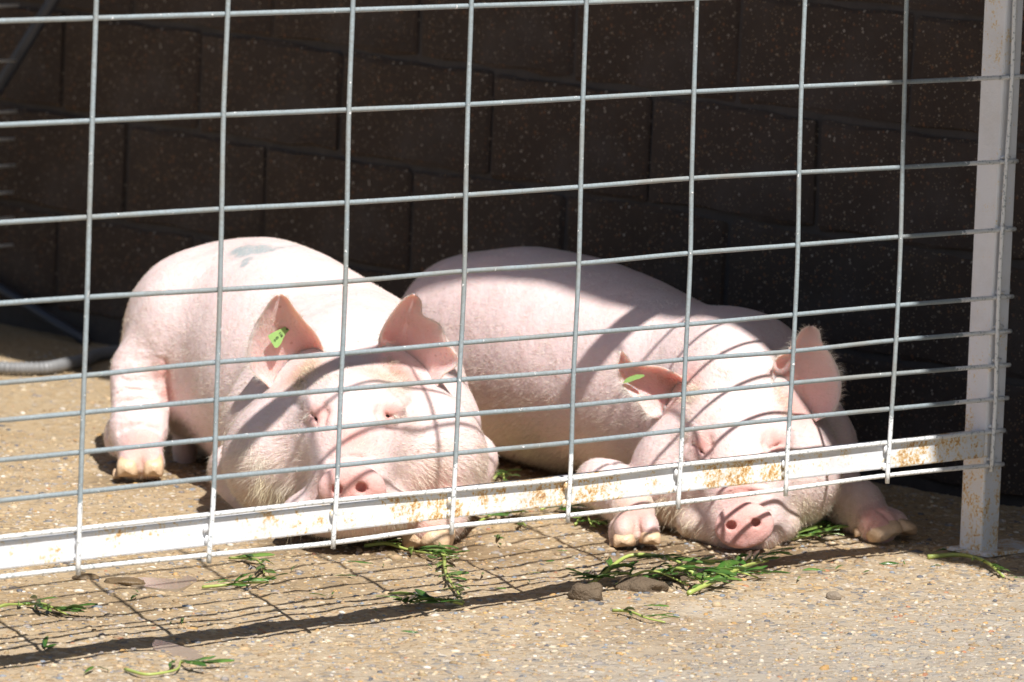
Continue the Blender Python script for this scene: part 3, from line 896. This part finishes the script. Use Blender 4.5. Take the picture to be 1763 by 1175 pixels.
def claw(u, v, D, wid, hei, dep, yaw, roll, org):
    """one claw: a blunt horn wedge, flat sole, rounded toe"""
    n, m = 16, 10; V = []
    for i in range(m + 1):
        a_ = i / m                                   # 0 back/top .. 1 toe
        for j in range(n):
            ph = 2 * math.pi * j / n
            x = math.cos(ph); y = math.sin(ph)
            x = math.copysign(abs(x) ** .62, x); y = math.copysign(abs(y) ** .72, y)
            r = max(0, 1 - max(0, (a_ - .35) / .65) ** 3.2) ** .5
            y = max(y, -.62)
            V.append((x * r * (1 - .08 * a_), y * r * (1 - .38 * a_) - .22 * a_, -a_ * 1.6 + .6))
    V = np.array(V) * np.array([wid, hei, dep]) / 1000.0
    V = V @ rotm(yaw, 0, roll).T + pq(u, v, D)
    F = [tuple(range(n))]
    for i in range(m):
        for j in range(n):
            a_ = i * n + j; b_ = i * n + (j + 1) % n
            F.append((a_, a_ + n, b_ + n, b_))
    F.append(tuple(range(m * n, (m + 1) * n))[::-1])
    return mesh('hoof', q2w(V) - org, F)

# ---- left pig
pig1_base = [
    (50, Trunk([(418, 572, 10.76, 170, 180, 200), (480, 626, 10.48, 190, 222, 220), (600, 690, 10.22, 232, 200, 190)])),
    (120, Ell(300, 590, 10.62, 88, 138, 165)),
    (40, Cone((240, 640, 10.52), 52, (238, 735, 10.44), 47)),
    (20, Cone((237, 745, 10.43), 50, (243, 790, 10.375), 40)),
    (16, Ell(205, 752, 10.50, 27, 38, 40)),
    (18, Ell(225, 800, 10.345, 23, 24, 30)),
    (18, Ell(262, 800, 10.345, 22, 24, 30)),
    (8, Ell(318, 770, 10.62, 22, 60, 40)),
    # head
    (60, Trunk([(604, 640, 10.14, 160, 142, 120), (604, 664, 9.98, 112, 112, 100), (604, 714, 9.84, 116, 96, 95)], 6)),
    (90, Ell(604, 740, 10.03, 226, 158, 150)),
    (70, Ell(606, 778, 9.835, 178, 118, 120)),
    (60, Ell(470, 795, 9.88, 86, 90, 105)),
    (60, Ell(744, 788, 9.88, 93, 95, 105)),
    (45, Cone((605, 735, 9.75), 90, (606, 835, 9.665), 67)),
    (30, Ell(608, 880, 9.700, 120, 46, 80)),
    (7, Ell(606, 843, 9.594, 55, 39, 19, 0, -8)),
    (14, Ell(548, 704, 9.715, 27, 19, 24)),
    (14, Ell(668, 702, 9.715, 27, 19, 24)),
    # fore legs
    (10, Ell(395, 800, 9.985, 34, 34, 60)),
    (16, Cone((408, 820, 9.98), 44, (500, 905, 9.90), 42)),
    (14, Cone((812, 790, 9.98), 46, (762, 888, 9.78), 38)),
    (12, Cone((762, 888, 9.78), 38, (738, 908, 9.725), 37)),
]
def pig1_detail(F):
    sf = F.surf
    d_sn = sf(605, 842)
    for (u, v) in ((580, 843), (622, 840)):
        F.cut(4, Ell(u, v, sf(u, v) + .004, 11, 10.5, 22))
    F.cut(3, Cone((607, 862, sf(607, 862) - .004), 5, (607, 880, sf(607, 872) - .003), 6))
    eyes = []
    for pts in ([(536, 714), (543, 720), (548, 731)], [(664, 713), (668, 717), (680, 718)]):
        for a_, b_ in zip(pts[:-1], pts[1:]):
            F.cut(2.5, Cone((*a_, sf(*a_) + .002), 4.0, (*b_, sf(*b_) + .001), 2.0))
        eyes.append([pq(*a_, sf(*a_) + .0006) for a_ in pts])
    for pts in ([(570, 792), (605, 786), (640, 790)], [(505, 690), (518, 704)], [(712, 690), (700, 704)], [(556, 697), (562, 712), (557, 735)], [(652, 700), (650, 712), (657, 730)], [(523, 730), (535, 745)], [(668, 735), (690, 732)]):
        for a_, b_ in zip(pts[:-1], pts[1:]):
            F.cut(7, Cone((*a_, sf(*a_) - .002), 4, (*b_, sf(*b_) - .002), 4))
    F.cut(3, Cone((243, 792, sf(243, 792) - .002), 4.5, (243, 815, sf(243, 805) - .004), 5.5))
    ps = [(204, 742), (220, 735), (240, 732), (260, 735), (274, 742)]
    for a_, b_ in zip(ps[:-1], ps[1:]):
        F.cut(9, Cone((*a_, sf(*a_) - .003), 5, (*b_, sf(*b_) - .003), 5))
    ps = [(282, 625), (287, 655), (292, 690)]
    for a_, b_ in zip(ps[:-1], ps[1:]):
        F.cut(14, Cone((*a_, sf(*a_) - .002), 4, (*b_, sf(*b_) - .002), 6))
    for v0 in (655, 672, 690):
        F.cut(10, Cone((205, v0 + 3, sf(205, v0 + 3) - .004), 4, (262, v0 - 2, sf(262, v0 - 2) - .0045), 4))
    e1 = ear([(470, 672), (452, 655), (436, 642), (427, 612), (436, 568), (456, 534), (470, 514), (477, 508)],
             [(535, 668), (552, 635), (555, 602), (542, 574), (523, 552), (505, 529), (493, 512), (485, 507)], 9.90, 9.835, .046, -.006, pk=.68)
    e2 = ear([(690, 672), (664, 640), (653, 604), (655, 578), (669, 550), (687, 525), (703, 510), (711, 507)],
             [(750, 668), (760, 648), (790, 624), (770, 592), (757, 560), (727, 543), (724, 518), (716, 508)], 9.905, 9.845, .055, .010, pk=.34)
    S = lambda u, v, r: np.append(pq(u, v, sf(u, v) or 10.0), r)
    pk = [S(284, 640, .018), S(290, 675, .018), S(606, 830, .04), S(606, 850, .04), S(580, 848, .034), S(632, 848, .034), S(550, 715, .018), S(668, 712, .018), S(243, 760, .03), S(243, 785, .03),
          S(520, 640, .025), S(690, 640, .03), S(610, 760, .03), S(738, 910, .03), S(770, 850, .03)]
    dt = [S(470, 865, .04), S(750, 870, .035), S(430, 870, .04), S(300, 820, .03), S(235, 815, .02), S(520, 640, .03), S(660, 650, .03)]
    mk = [S(415, 430, .018), S(427, 433, .02), S(440, 428, .02), S(452, 430, .016), S(468, 430, .008), S(482, 426, .007), S(497, 424, .006), S(510, 424, .005), S(425, 447, .009), S(420, 455, .007)]
    return dict(canal_x=[.62, -.62], ears=[e1, e2], pink=pk, dirt=dt, mark=mk, wrinkle=[S(240, 650, .05), S(235, 690, .04), S(440, 880, .04)],
                bald=[S(606, 843, .038), S(583, 850, .03), S(630, 850, .03), S(550, 716, .012), S(668, 713, .012), S(230, 805, .015), S(262, 805, .015)],
                shaggy=[S(605, 640, .05), S(560, 650, .04), S(650, 650, .04), S(450, 790, .05), S(500, 840, .035), S(740, 800, .04), S(400, 730, .05), S(820, 800, .04)],
                eyes=eyes, snout=pq(606, 850, d_sn - .02),
                tufts=[([(530, 640), (520, 655), (540, 630), (515, 670)], (-.5, .9, -.3), .012, .026, 380, 6, (.72, .62, .44)),
                       ([(675, 640), (685, 650), (668, 625), (700, 665)], (.6, .8, -.3), .012, .026, 380, 6, (.62, .54, .40)),
                       ([(536, 716), (532, 713)], (-.9, -.1, -.5), .008, .016, 40, 2, (.86, .82, .74)),
                       ([(680, 716), (676, 718)], (.9, -.2, -.5), .008, .016, 40, 2, (.80, .75, .66)),
                       ([(512, 662), (517, 658)], (.5, .7, -.4), .01, .018, 40, 3, (.16, .14, .12)), ([(693, 664), (700, 660)], (.8, .5, -.4), .01, .018, 40, 3, (.14, .12, .11)),
                       ([(470, 850), (485, 870), (455, 830), (500, 880)], (-.3, -.9, -.25), .02, .042, 260, 10, (.78, .68, .46)),
                       ([(430, 760), (445, 790), (420, 740)], (-.2, -.9, -.3), .018, .036, 260, 9, (.86, .80, .66))],
                claws=[(220, 805, 10.330, 20, 27, 22, 8, 3), (264, 805, 10.330, 19, 27, 22, -6, -3), (201, 818, 10.36, 8, 12, 12, 0, 0),
                       (717, 924, 9.725, 25, 31, 28, 24, 14), (752, 928, 9.71, 27, 32, 30, 5, -22)])

# ---- right pig
pig2_base = [
    (50, Trunk([(795, 598, 10.90, 150, 180, 190), (930, 612, 10.68, 192, 206, 200), (1070, 645, 10.47, 180, 190, 190), (1200, 690, 10.28, 150, 174, 165), (1300, 702, 10.20, 122, 160, 140)], 11)),
    (60, Ell(1400, 790, 10.17, 72, 95, 80)),
    # head
    (60, Trunk([(1255, 645, 10.20, 135, 120, 110), (1262, 670, 10.06, 98, 98, 95), (1268, 734, 9.975, 104, 90, 92)], 6)),
    (85, Ell(1280, 765, 10.13, 158, 134, 130)),
    (65, Ell(1268, 815, 10.0, 168, 98, 110)),
    (60, Ell(1180, 818, 10.025, 82, 84, 95)),
    (60, Ell(1348, 814, 10.025, 82, 93, 95)),
    (45, Cone((1274, 785, 9.925), 85, (1281, 895, 9.878), 68)),
    (25, Ell(1270, 905, 9.93, 105, 42, 75)),
    (7, Ell(1281, 905, 9.792, 51, 40, 18, 0, 4, 6)),
    (14, Ell(1212, 757, 9.90, 26, 19, 24)),
    (14, Ell(1334, 752, 9.90, 26, 19, 24)),
    # fore legs
    (35, Ell(1030, 832, 10.08, 42, 44, 60)),
    (22, Cone((1045, 836, 10.04), 44, (1088, 880, 9.89), 37)),
    (12, Cone((1088, 880, 9.89), 37, (1095, 905, 9.845), 36)),
    (16, Ell(1076, 915, 9.82, 21, 26, 32)),
    (16, Ell(1117, 912, 9.82, 20, 26, 32)),
    (7, Ell(1056, 918, 9.85, 9, 22, 14)),
    (16, Cone((1405, 835, 10.16), 66, (1475, 872, 10.07), 44)),
    (16, Cone((1475, 872, 10.07), 44, (1512, 905, 10.0), 33)),
    (14, Ell(1512, 905, 9.985, 32, 26, 30, 0, 0, -25)),
    (12, Ell(1540, 898, 10.02, 24, 20, 30, 0, 0, -35)),
]
def pig2_detail(F):
    sf = F.surf
    d_sn = sf(1281, 905)
    for (u, v) in ((1259, 905), (1301, 900)):
        F.cut(4, Ell(u, v, sf(u, v) + .004, 8.5, 7.0, 20))
    F.cut(3, Cone((1284, 925, sf(1284, 925) - .004), 5, (1285, 945, sf(1285, 938) - .003), 6))
    eyes = []
    for pts in ([(1192, 764), (1206, 776), (1212, 783)], [(1326, 772), (1334, 768), (1346, 764)]):
        for a_, b_ in zip(pts[:-1], pts[1:]):
            F.cut(2.5, Cone((*a_, sf(*a_) + .002), 3.4, (*b_, sf(*b_) + .001), 2.0))
        eyes.append([pq(*a_, sf(*a_) + .0006) for a_ in pts])
    for pts in ([(1235, 856), (1278, 846), (1322, 852)], [(1240, 838), (1280, 828), (1320, 834)], [(1170, 790), (1190, 806), (1212, 812)], [(1362, 786), (1345, 800), (1325, 806)], [(1220, 752), (1224, 768), (1218, 788)], [(1318, 752), (1317, 766), (1322, 782)], [(1190, 752), (1184, 765)]):
        for a_, b_ in zip(pts[:-1], pts[1:]):
            F.cut(7, Cone((*a_, sf(*a_) - .002), 4, (*b_, sf(*b_) - .002), 4))
    F.cut(4, Cone((1097, 890, sf(1097, 890) - .003), 4, (1098, 928, sf(1098, 915) - .004), 5.5))
    F.cut(5, Cone((1000, 790, sf(1003, 800) - .003), 4, (1075, 800, sf(1070, 805) - .003), 5))
    F.cut(4, Cone((1512, 878, (sf(1512, 880) or 10.02) - .004), 4, (1545, 908, (sf(1540, 905) or 9.99) - .004), 5))
    e1 = ear([(1140, 722), (1116, 714), (1100, 694), (1082, 676), (1066, 650), (1063, 628), (1067, 606)],
             [(1195, 676), (1184, 660), (1160, 643), (1135, 633), (1108, 630), (1086, 622), (1072, 604)], 10.0, 9.985, .045, -.020, pk=.66)
    e2 = ear([(1362, 715), (1342, 680), (1331, 645), (1336, 618), (1354, 607), (1369, 588), (1382, 568), (1392, 562)],
             [(1405, 722), (1434, 708), (1446, 682), (1446, 648), (1431, 613), (1414, 590), (1408, 568), (1399, 562)], 9.965, 9.965, .050, .0, pk=.34)
    S = lambda u, v, r: np.append(pq(u, v, sf(u, v) or 10.0), r)
    pk = [S(1281, 890, .04), S(1281, 915, .042), S(1258, 912, .034), S(1305, 910, .034), S(1270, 930, .03), S(1210, 765, .02), S(1334, 760, .02), S(1180, 660, .03), S(1365, 700, .03),
          S(1096, 885, .03), S(1510, 895, .04), S(1280, 850, .03)]
    dt = [S(1165, 885, .03), S(1120, 860, .03), S(1375, 890, .03), S(920, 790, .05), S(1060, 880, .025), S(1180, 920, .04), S(1080, 930, .02), S(1460, 880, .03)]
    return dict(canal_x=[.6, -.6], ears=[e1, e2], pink=pk, dirt=dt, mark=[], wrinkle=[S(960, 790, .06)],
                bald=[S(1281, 905, .037), S(1262, 912, .03), S(1305, 910, .03), S(1208, 772, .012), S(1336, 762, .012), S(1076, 925, .015), S(1118, 922, .015), S(1530, 910, .02)],
                shaggy=[S(1250, 660, .05), S(1200, 690, .04), S(1320, 690, .04), S(1200, 720, .04), S(1420, 720, .04), S(930, 780, .06)],
                eyes=eyes, snout=pq(1281, 912, d_sn - .02),
                tufts=[([(1190, 680), (1180, 690), (1200, 670)], (-.6, .8, -.3), .012, .024, 300, 6, (.84, .76, .60)),
                       ([(1345, 690), (1355, 710), (1338, 670)], (.5, .8, -.3), .012, .024, 300, 6, (.84, .76, .60)),
                       ([(1185, 750), (1180, 758)], (-.8, .3, -.4), .01, .018, 40, 3, (.35, .28, .22)),
                       ([(1160, 880), (1140, 860), (1190, 900)], (-.5, -.6, -.4), .012, .026, 120, 9, (.84, .72, .52)),
                       ([(1390, 860), (1375, 890)], (.3, -.8, -.3), .01, .02, 100, 9, (.80, .70, .50))],
                claws=[(1074, 930, 9.803, 19, 19, 20, 10, 5), (1120, 926, 9.803, 18, 18, 20, -10, -5), (1056, 937, 9.83, 7, 10, 10, 0, 0),
                       (1524, 914, 9.97, 30, 21, 26, -30, 20), (1556, 908, 9.995, 22, 18, 24, -38, -12), (1478, 918, 9.99, 8, 10, 10, 0, 10)])

RES = .0046
pig1, F1, org1 = make_pig('pink pig with green ear tag and grey smear on its back, lying head on', pig1_base, (560, 900), RES, pig1_detail)
pig2, F2, org2 = make_pig('pink pig on the right, upper back shaded, snout poking out under the rail', pig2_base, (1180, 930), RES, pig2_detail)

# ear tag in the left pig's ear (a part of it: it moves with the ear)
def tag():
    out = [(461, 579), (466, 575), (476, 570), (486, 565), (492, 562), (497, 564), (498, 569), (493, 574), (488, 582), (484, 592), (478, 599), (473, 599)]
    def dq(u, v): return 9.862 + .0006 * (u - 461) - .0001 * (v - 580)
    f_ = [pq(u, v, dq(u, v)) for u, v in out]; b_ = [pq(u, v, dq(u, v) + .0022) for u, v in out]
    n = len(out)
    F = [tuple(range(n)), tuple(range(2 * n - 1, n - 1, -1))] + [(i, (i + 1) % n, n + (i + 1) % n, n + i)[::-1] for i in range(n)]
    t = obj('ear_tag', mesh('ear_tag', q2w(np.array(f_ + b_)) - org1, F, False), MT['tag'], pig1)
    up = pq(495, 566, dq(495, 566)) - pq(467, 589, dq(467, 589)); up /= np.linalg.norm(up)
    e1_ = pq(474, 598, dq(474, 598)) - pq(461, 580, dq(461, 580)); nrm = np.cross(e1_, up); nrm /= np.linalg.norm(nrm)
    if nrm[2] > 0: nrm = -nrm
    rt = np.cross(up, nrm)
    A3 = np.stack([AX_R, AX_U, AX_F], 1)
    for txt, u, v, size in (('811', 483, 576.5, .0062), ('0', 476.5, 582.5, .0085), ('9', 471.5, 587.5, .0085)):
        cu = bpy.data.curves.new('tag_number', 'FONT'); cu.body = txt; cu.size = size; cu.align_x = 'CENTER'; cu.align_y = 'CENTER'; cu.extrude = .0001; cu.offset = .00022
        cu.materials.append(MT['ink'])
        o_ = bpy.data.objects.new('tag_number_font', cu)
        me_ = bpy.data.meshes.new_from_object(o_); bpy.data.objects.remove(o_)
        o = obj('tag_number', me_, MT['ink'], t)
        Rw = A3 @ np.stack([rt, up, nrm], 1)
        o.matrix_local = Matrix.Translation(Vector(q2w(pq(u, v, dq(u, v)) + nrm * .0006)[0] - org1)) @ Matrix(Rw.tolist()).to_4x4()
    v_, f2 = blob(q2w(pq(494, 567, dq(494, 567) - .0008))[0] - org1, .0018, 1, amp=0)
    obj('tag_stud', mesh('tag_stud', v_, f2), MT['ink'], t)
tag()
def folded_tag():
    out = [(1072, 660), (1078, 652), (1086, 648), (1096, 645), (1108, 645), (1110, 648), (1102, 652), (1092, 655), (1082, 659)]
    def dq(u, v): return (9.992 - .0003 * (u - 1072))
    f_ = [pq(u, v, dq(u, v)) for u, v in out]; b_ = [pq(u, v, dq(u, v) + .003) for u, v in out]; n = len(out)
    F = [tuple(range(n)), tuple(range(2 * n - 1, n - 1, -1))] + [(i, (i + 1) % n, n + (i + 1) % n, n + i)[::-1] for i in range(n)]
    obj('ear_tag', mesh('ear_tag', q2w(np.array(f_ + b_)) - org2, F, False), MT['tag'], pig2)
folded_tag()

# ------------------------------------------------------------------ droppings, stone, puddles
def lump(name, u, v, wpx, hpx, seed, mat, label, cat, flat=.5, group=None):
    c = ground_at(u, v); r = wpx * .00092 / 2
    v_, f_ = blob((0, 0, 0), 1.0, seed, (1, 1, 1), 26, 16, .28)
    v_ = np.array(v_)
    v_ += .05 * np.stack([vnoise(v_, 4, seed + k) for k in (1, 2, 3)], 1)
    v_[:, 2] = np.where(v_[:, 2] < -.3, -.3, v_[:, 2])
    v_ = v_ * np.array([r, r * .7, hpx * .00092 * flat])
    a_ = -.77; ca, sa = math.cos(a_), math.sin(a_)
    v_ = np.stack([v_[:, 0] * ca - v_[:, 1] * sa, v_[:, 0] * sa + v_[:, 1] * ca, v_[:, 2]], 1)
    z_ = float(gz(c[0], c[1])[0])
    obj(name, mesh(name, v_, f_), mat, loc=(c[0], c[1], z_ + hpx * .00092 * flat * .25), label=label, cat=cat, group=group)
lump('dung_lump', 1009, 1034, 62, 38, 3, MT['dung'], 'smaller rounded brown dung lump at the left end of the green weeds', 'dung', .62)
lump('dung_lump', 1104, 1018, 86, 30, 5, MT['dung'], 'larger flattened brown dung lump lying under the green weeds', 'dung', .62)
lump('dung_lump', 1165, 1000, 70, 18, 9, MT['dung'], 'low brown dung smear half hidden behind the weed heap', 'dung', .5)
lump('mud_clod', 217, 1004, 76, 13, 11, MT['mud'], 'long wet mud clod on the concrete under the panel, the wider one', 'mud', .6)
lump('mud_clod', 148, 1000, 46, 13, 12, MT['mud'], 'short wet mud clod right below the leftmost wire end', 'mud', .6)
lump('stone', 1435, 1030, 25, 17, 21, MT['stone'], 'small grey brown stone lying alone on the bare concrete', 'stone', .6)
lump('stone', 137, 1068, 22, 8, 22, MT['stone'], 'dark flat stone beside the weed sprig at the left', 'stone', .55)
lump('stone', 187, 1060, 16, 6, 23, MT['stone'], 'reddish small stone between two wire shadows at the left', 'stone', .55)
lump('stone', 209, 1097, 14, 7, 24, MT['stone'], 'tiny blue grey stone on a wire shadow lower left', 'stone', .55)
lump('stone', 1347, 1028, 10, 6, 25, MT['stone'], 'tiny orange pebble left of the lone grey stone', 'stone', .6)

sp = NT('shallow_water'); spw = sp.noise(260, 3)
spd = sp.noise(45, 4)
MT['water'] = sp.out(sp.mix(spd.outputs[0], (.24, .185, .125), (.34, .28, .215)), .08, sp.bump(spw.outputs[0], .0008, .35), Specular_IOR_Level=.6)
def puddle(poly, seed):
    c = np.mean(poly, axis=0); P = spline(np.array(list(poly) + [poly[0]], float), 40)[:-1]
    G = np.array([ground_at(*p_) for p_ in P]); G[:, :2] += .003 * np.stack([vnoise(G[:, :2], 60, seed), vnoise(G[:, :2], 60, seed + 1)], 1)
    zt = float(np.mean(gz(G[:, 0], G[:, 1]))) + .0012
    G[:, 2] = zt
    low = G.copy(); low[:, 2] -= .006
    cen = G.mean(0)
    n = len(G); V = np.concatenate([G, low, [cen]])
    F = [(i, (i + 1) % n, 2 * n) for i in range(n)] + [(i, n + i, n + (i + 1) % n, (i + 1) % n) for i in range(n)]
    obj('puddle', mesh('puddle', V, F, False), MT['water'], kind='structure')
puddle([(205, 990), (250, 978), (300, 985), (340, 1000), (320, 1012), (255, 1012), (215, 1003)], 1)
puddle([(262, 1100), (300, 1108), (350, 1130), (330, 1138), (295, 1128), (262, 1112)], 2)
#puddle([(598, 1078), (640, 1086), (668, 1098), (640, 1102), (602, 1092)], 3)

# ------------------------------------------------------------------ wilted weeds
def leaf_mesh(L, W, bend, twist, seed, n=7):
    r = random.Random(seed); V = []
    for i in range(n + 1):
        s_ = i / n
        wdt = W * (math.sin(math.pi * min(1, s_ * .93 + .05)) ** .8) * (1 - .2 * s_)
        x = L * s_; z = bend * L * math.sin(s_ * 2.4) * .5 + .003; tw = twist * s_
        y0 = .12 * L * math.sin(s_ * 2.0 + seed)
        for k, dz in ((-1, .28), (0, 0), (1, .28)):
            V.append((x, y0 + k * wdt * math.cos(tw), z + k * wdt * math.sin(tw) + abs(k) * dz * wdt + r.uniform(-.0006, .0006)))
    m = len(V); V = np.array(V); V = np.concatenate([V, V + np.array([0, 0, -.0006])]); F = []
    for i in range(n):
        for k in (0, 1):
            a_ = 3 * i + k
            F.append((a_, a_ + 3, a_ + 4, a_ + 1)); F.append((m + a_, m + a_ + 1, m + a_ + 4, m + a_ + 3))
        for a_, b_ in ((3 * i, 3 * i + 3), (3 * i + 5, 3 * i + 2)):
            F.append((a_, m + a_, m + b_, b_))
    return V, F
LEAVES = []
for k in range(10):
    L_ = random.uniform(.030, .058); v_, f_ = leaf_mesh(L_, L_ * random.uniform(.05, .095), random.uniform(.0, .16), random.uniform(-1.4, 1.4), k)
    LEAVES.append(mesh('leaf', v_, f_)); LEAVES[-1].materials.append(MT['leaf'])

def sprig(px, label, nl, rad=.0022, lift=.006, sc=1.0, seed=0, spread=.6, stem=True):
    r = random.Random(seed + 100)
    W = []
    for p_ in px:
        g = ground_at(p_[0], p_[1]); g[2] = float(gz(g[0], g[1])[0]) + (p_[2] if len(p_) > 2 else .003); W.append(g)
    W = np.array(W); P3 = spline(W, 24) if len(W) > 1 else W
    org = P3[0].copy(); org[2] = 0
    root = obj('weed_sprig', None, loc=org, label=label, cat='weed', group='wilted green weeds on the concrete')
    if stem:
        P4 = P3.copy(); P4[:, 2] += lift * np.sin(np.linspace(0, math.pi, 24)) + .0015
        v_, f_ = tube(P4 - org, np.linspace(rad * 1.3, rad * .6, 24), 6)
        obj('stem', mesh('stem', v_, f_), MT['stem'], root)
    T = np.gradient(P3, axis=0)
    nl = int(nl * 1.9)
    for k in range(nl):
        i = min(23, int(24 * (.05 + .95 * (k + r.random()) / nl)))
        b_ = math.atan2(T[i][1], T[i][0]) + r.choice((-1, 1)) * r.uniform(.25, spread)
        o = obj('leaf', r.choice(LEAVES), None, root)
        o.location = P3[i] - org + np.array([r.uniform(-.004, .004), r.uniform(-.004, .004), .002 + r.uniform(0, lift * .7)])
        o.rotation_euler = (r.uniform(-.5, .5), r.uniform(-.16, .06), b_)
        k_ = sc * r.uniform(.7, 1.2); o.scale = (k_, k_, k_)
SPR = [
    ([(1012, 1018), (1040, 1005), (1090, 994, .02), (1150, 1001, .025), (1210, 1018, .012)], 'long pale stemmed weed arching over the brown dung lumps', 12, .0034, .012),
    ([(1140, 1000, .01), (1175, 1010, .01), (1232, 1014, .006)], 'thick leafy weed in the middle of the weed heap', 14, .003, .016),
    ([(1185, 1030), (1240, 1015, .008), (1290, 992, .012), (1322, 976, .012)], 'weed stalk in the heap slanting up towards the snout', 8, .0034, .01),
    ([(1150, 992), (1200, 986, .008), (1262, 981, .006), (1328, 970, .008)], 'straight weed stalk at the back of the weed heap', 9, .003, .01),
    ([(1060, 1014), (1120, 1006, .008), (1185, 1016, .006)], 'dark weed sprig in front of the large dung lump', 7, .002, .01),
    ([(1205, 1008), (1258, 1003, .006), (1305, 1003)], 'weed sprig at the right end of the weed heap, lying flat', 7, .0022, .01),
    ([(1085, 1002, .01), (1020, 1012, .006), (1005, 1006)], 'dark curled weed tip at the left end of the weed heap', 7, .002, .008),
    ([(-20, 1066), (0, 1056), (22, 1048), (48, 1044)], 'pale bent weed stem entering at the left edge', 3, .0026, .006),
    ([(48, 1044), (70, 1050), (95, 1058), (118, 1062)], 'dark leafy weed sprig joined to the pale stem at left', 11, .002, .01),
    ([(348, 1014), (380, 1016), (420, 1013), (462, 1008)], 'straight green weed stalk lying across a wire shadow', 5, .0022, .004),
    ([(395, 966), (425, 972), (448, 986), (455, 996)], 'forked weed sprig just below the second wire end', 9, .002, .008),
    ([(628, 944), (660, 947), (700, 954), (724, 958)], 'pale weed stem under the chin of the left pig', 3, .0028, .004),
    ([(716, 958), (738, 966), (762, 968), (772, 962)], 'leafy weed tuft right against the front hoof of the left pig', 5, .002, .006),
    ([(764, 950), (766, 985), (770, 1005), (785, 1022), (798, 1042)], 'long weed trailing down from the hoof to the rail shadow', 13, .003, .006),
    ([(796, 1044), (760, 1046), (730, 1042), (705, 1044)], 'fluffy pale weed ending in the rail shadow', 13, .002, .008),
    ([(820, 905), (850, 898), (880, 890), (905, 886)], 'weed sprig behind the bottom rail between the pigs', 8, .002, .008),
    ([(890, 900), (905, 908)], 'short pale weed stalk pointing out under the rail', 2, .0028, .003),
    ([(930, 884), (960, 884), (985, 886)], 'dark weed leaves in shade below the belly of the right pig', 7, .002, .008),
    ([(990, 908), (1006, 900), (1020, 918), (1030, 914)], 'upright weed tuft beside the front hoof of the right pig', 9, .002, .014),
    ([(1350, 936), (1390, 934), (1430, 926), (1462, 916)], 'bed of weed leaves between snout and right hoof, front layer', 15, .0022, .008),
    ([(1340, 922), (1385, 918), (1440, 912)], 'bed of weed leaves between snout and right hoof, back layer', 13, .0022, .008),
    ([(1598, 960), (1640, 958), (1685, 972), (1728, 996)], 'weed stalk lying in front of the post foot', 6, .0034, .006),
    ([(215, 1160), (255, 1170), (292, 1166), (312, 1146)], 'bright curved weed stem at the bottom left', 1, .002, .002),
    ([(312, 1148), (328, 1154), (345, 1152)], 'small dark weed tip at the end of the curved stem', 4, .0016, .006),
    ([(140, 968), (160, 966), (188, 962)], 'green weed leaves behind the rail at the left', 7, .002, .01),
    ([(1055, 1058), (1085, 1066), (1115, 1074), (1145, 1078)], 'single long green leaf on bare concrete below the dung', 4, .0022, .004),
    ([(850, 830), (862, 826), (868, 835)], 'small weed tuft on the ground between the two pigs', 6, .002, .012),
]
for i, (px, lab, nl, rad, lift) in enumerate(SPR):
    sprig(px, lab, nl, rad, lift, sc=1.25 if 'heap' in lab or 'lumps' in lab else 1.05, seed=i)
SCRAPS = [(300, 1072), (320, 1068), (570, 1028), (560, 1030), (505, 992), (640, 975), (660, 978), (612, 1000), (745, 980), (650, 1056), (850, 926), (872, 930), (860, 948), (915, 952), (960, 955),
          (940, 972), (830, 992), (930, 990), (850, 1014), (905, 1002), (1030, 965), (1035, 1000), (1112, 1048), (1415, 985), (1420, 988), (1440, 985), (1548, 974), (1560, 975), (1600, 982),
          (1745, 1000), (690, 1096), (232, 1032), (238, 1030), (85, 1120), (20, 1152), (165, 1158), (185, 1160), (70, 1122), (1370, 1000), (1010, 885), (1498, 986), (1076, 916)]
for i, (u, v) in enumerate(SCRAPS):
    g = ground_at(u, v); o = obj('leaf_scrap', random.choice(LEAVES), None, label='small torn scrap of green leaf lying flat on the concrete', cat='leaf', group='torn green leaf scraps on the concrete')
    o.location = (g[0], g[1], float(gz(g[0], g[1])[0]) + .003); o.rotation_euler = (random.uniform(-.5, .5), random.uniform(-.1, .1), random.uniform(0, 6.28))
    s_ = random.uniform(.45, 1.0); o.scale = (s_, s_, s_)
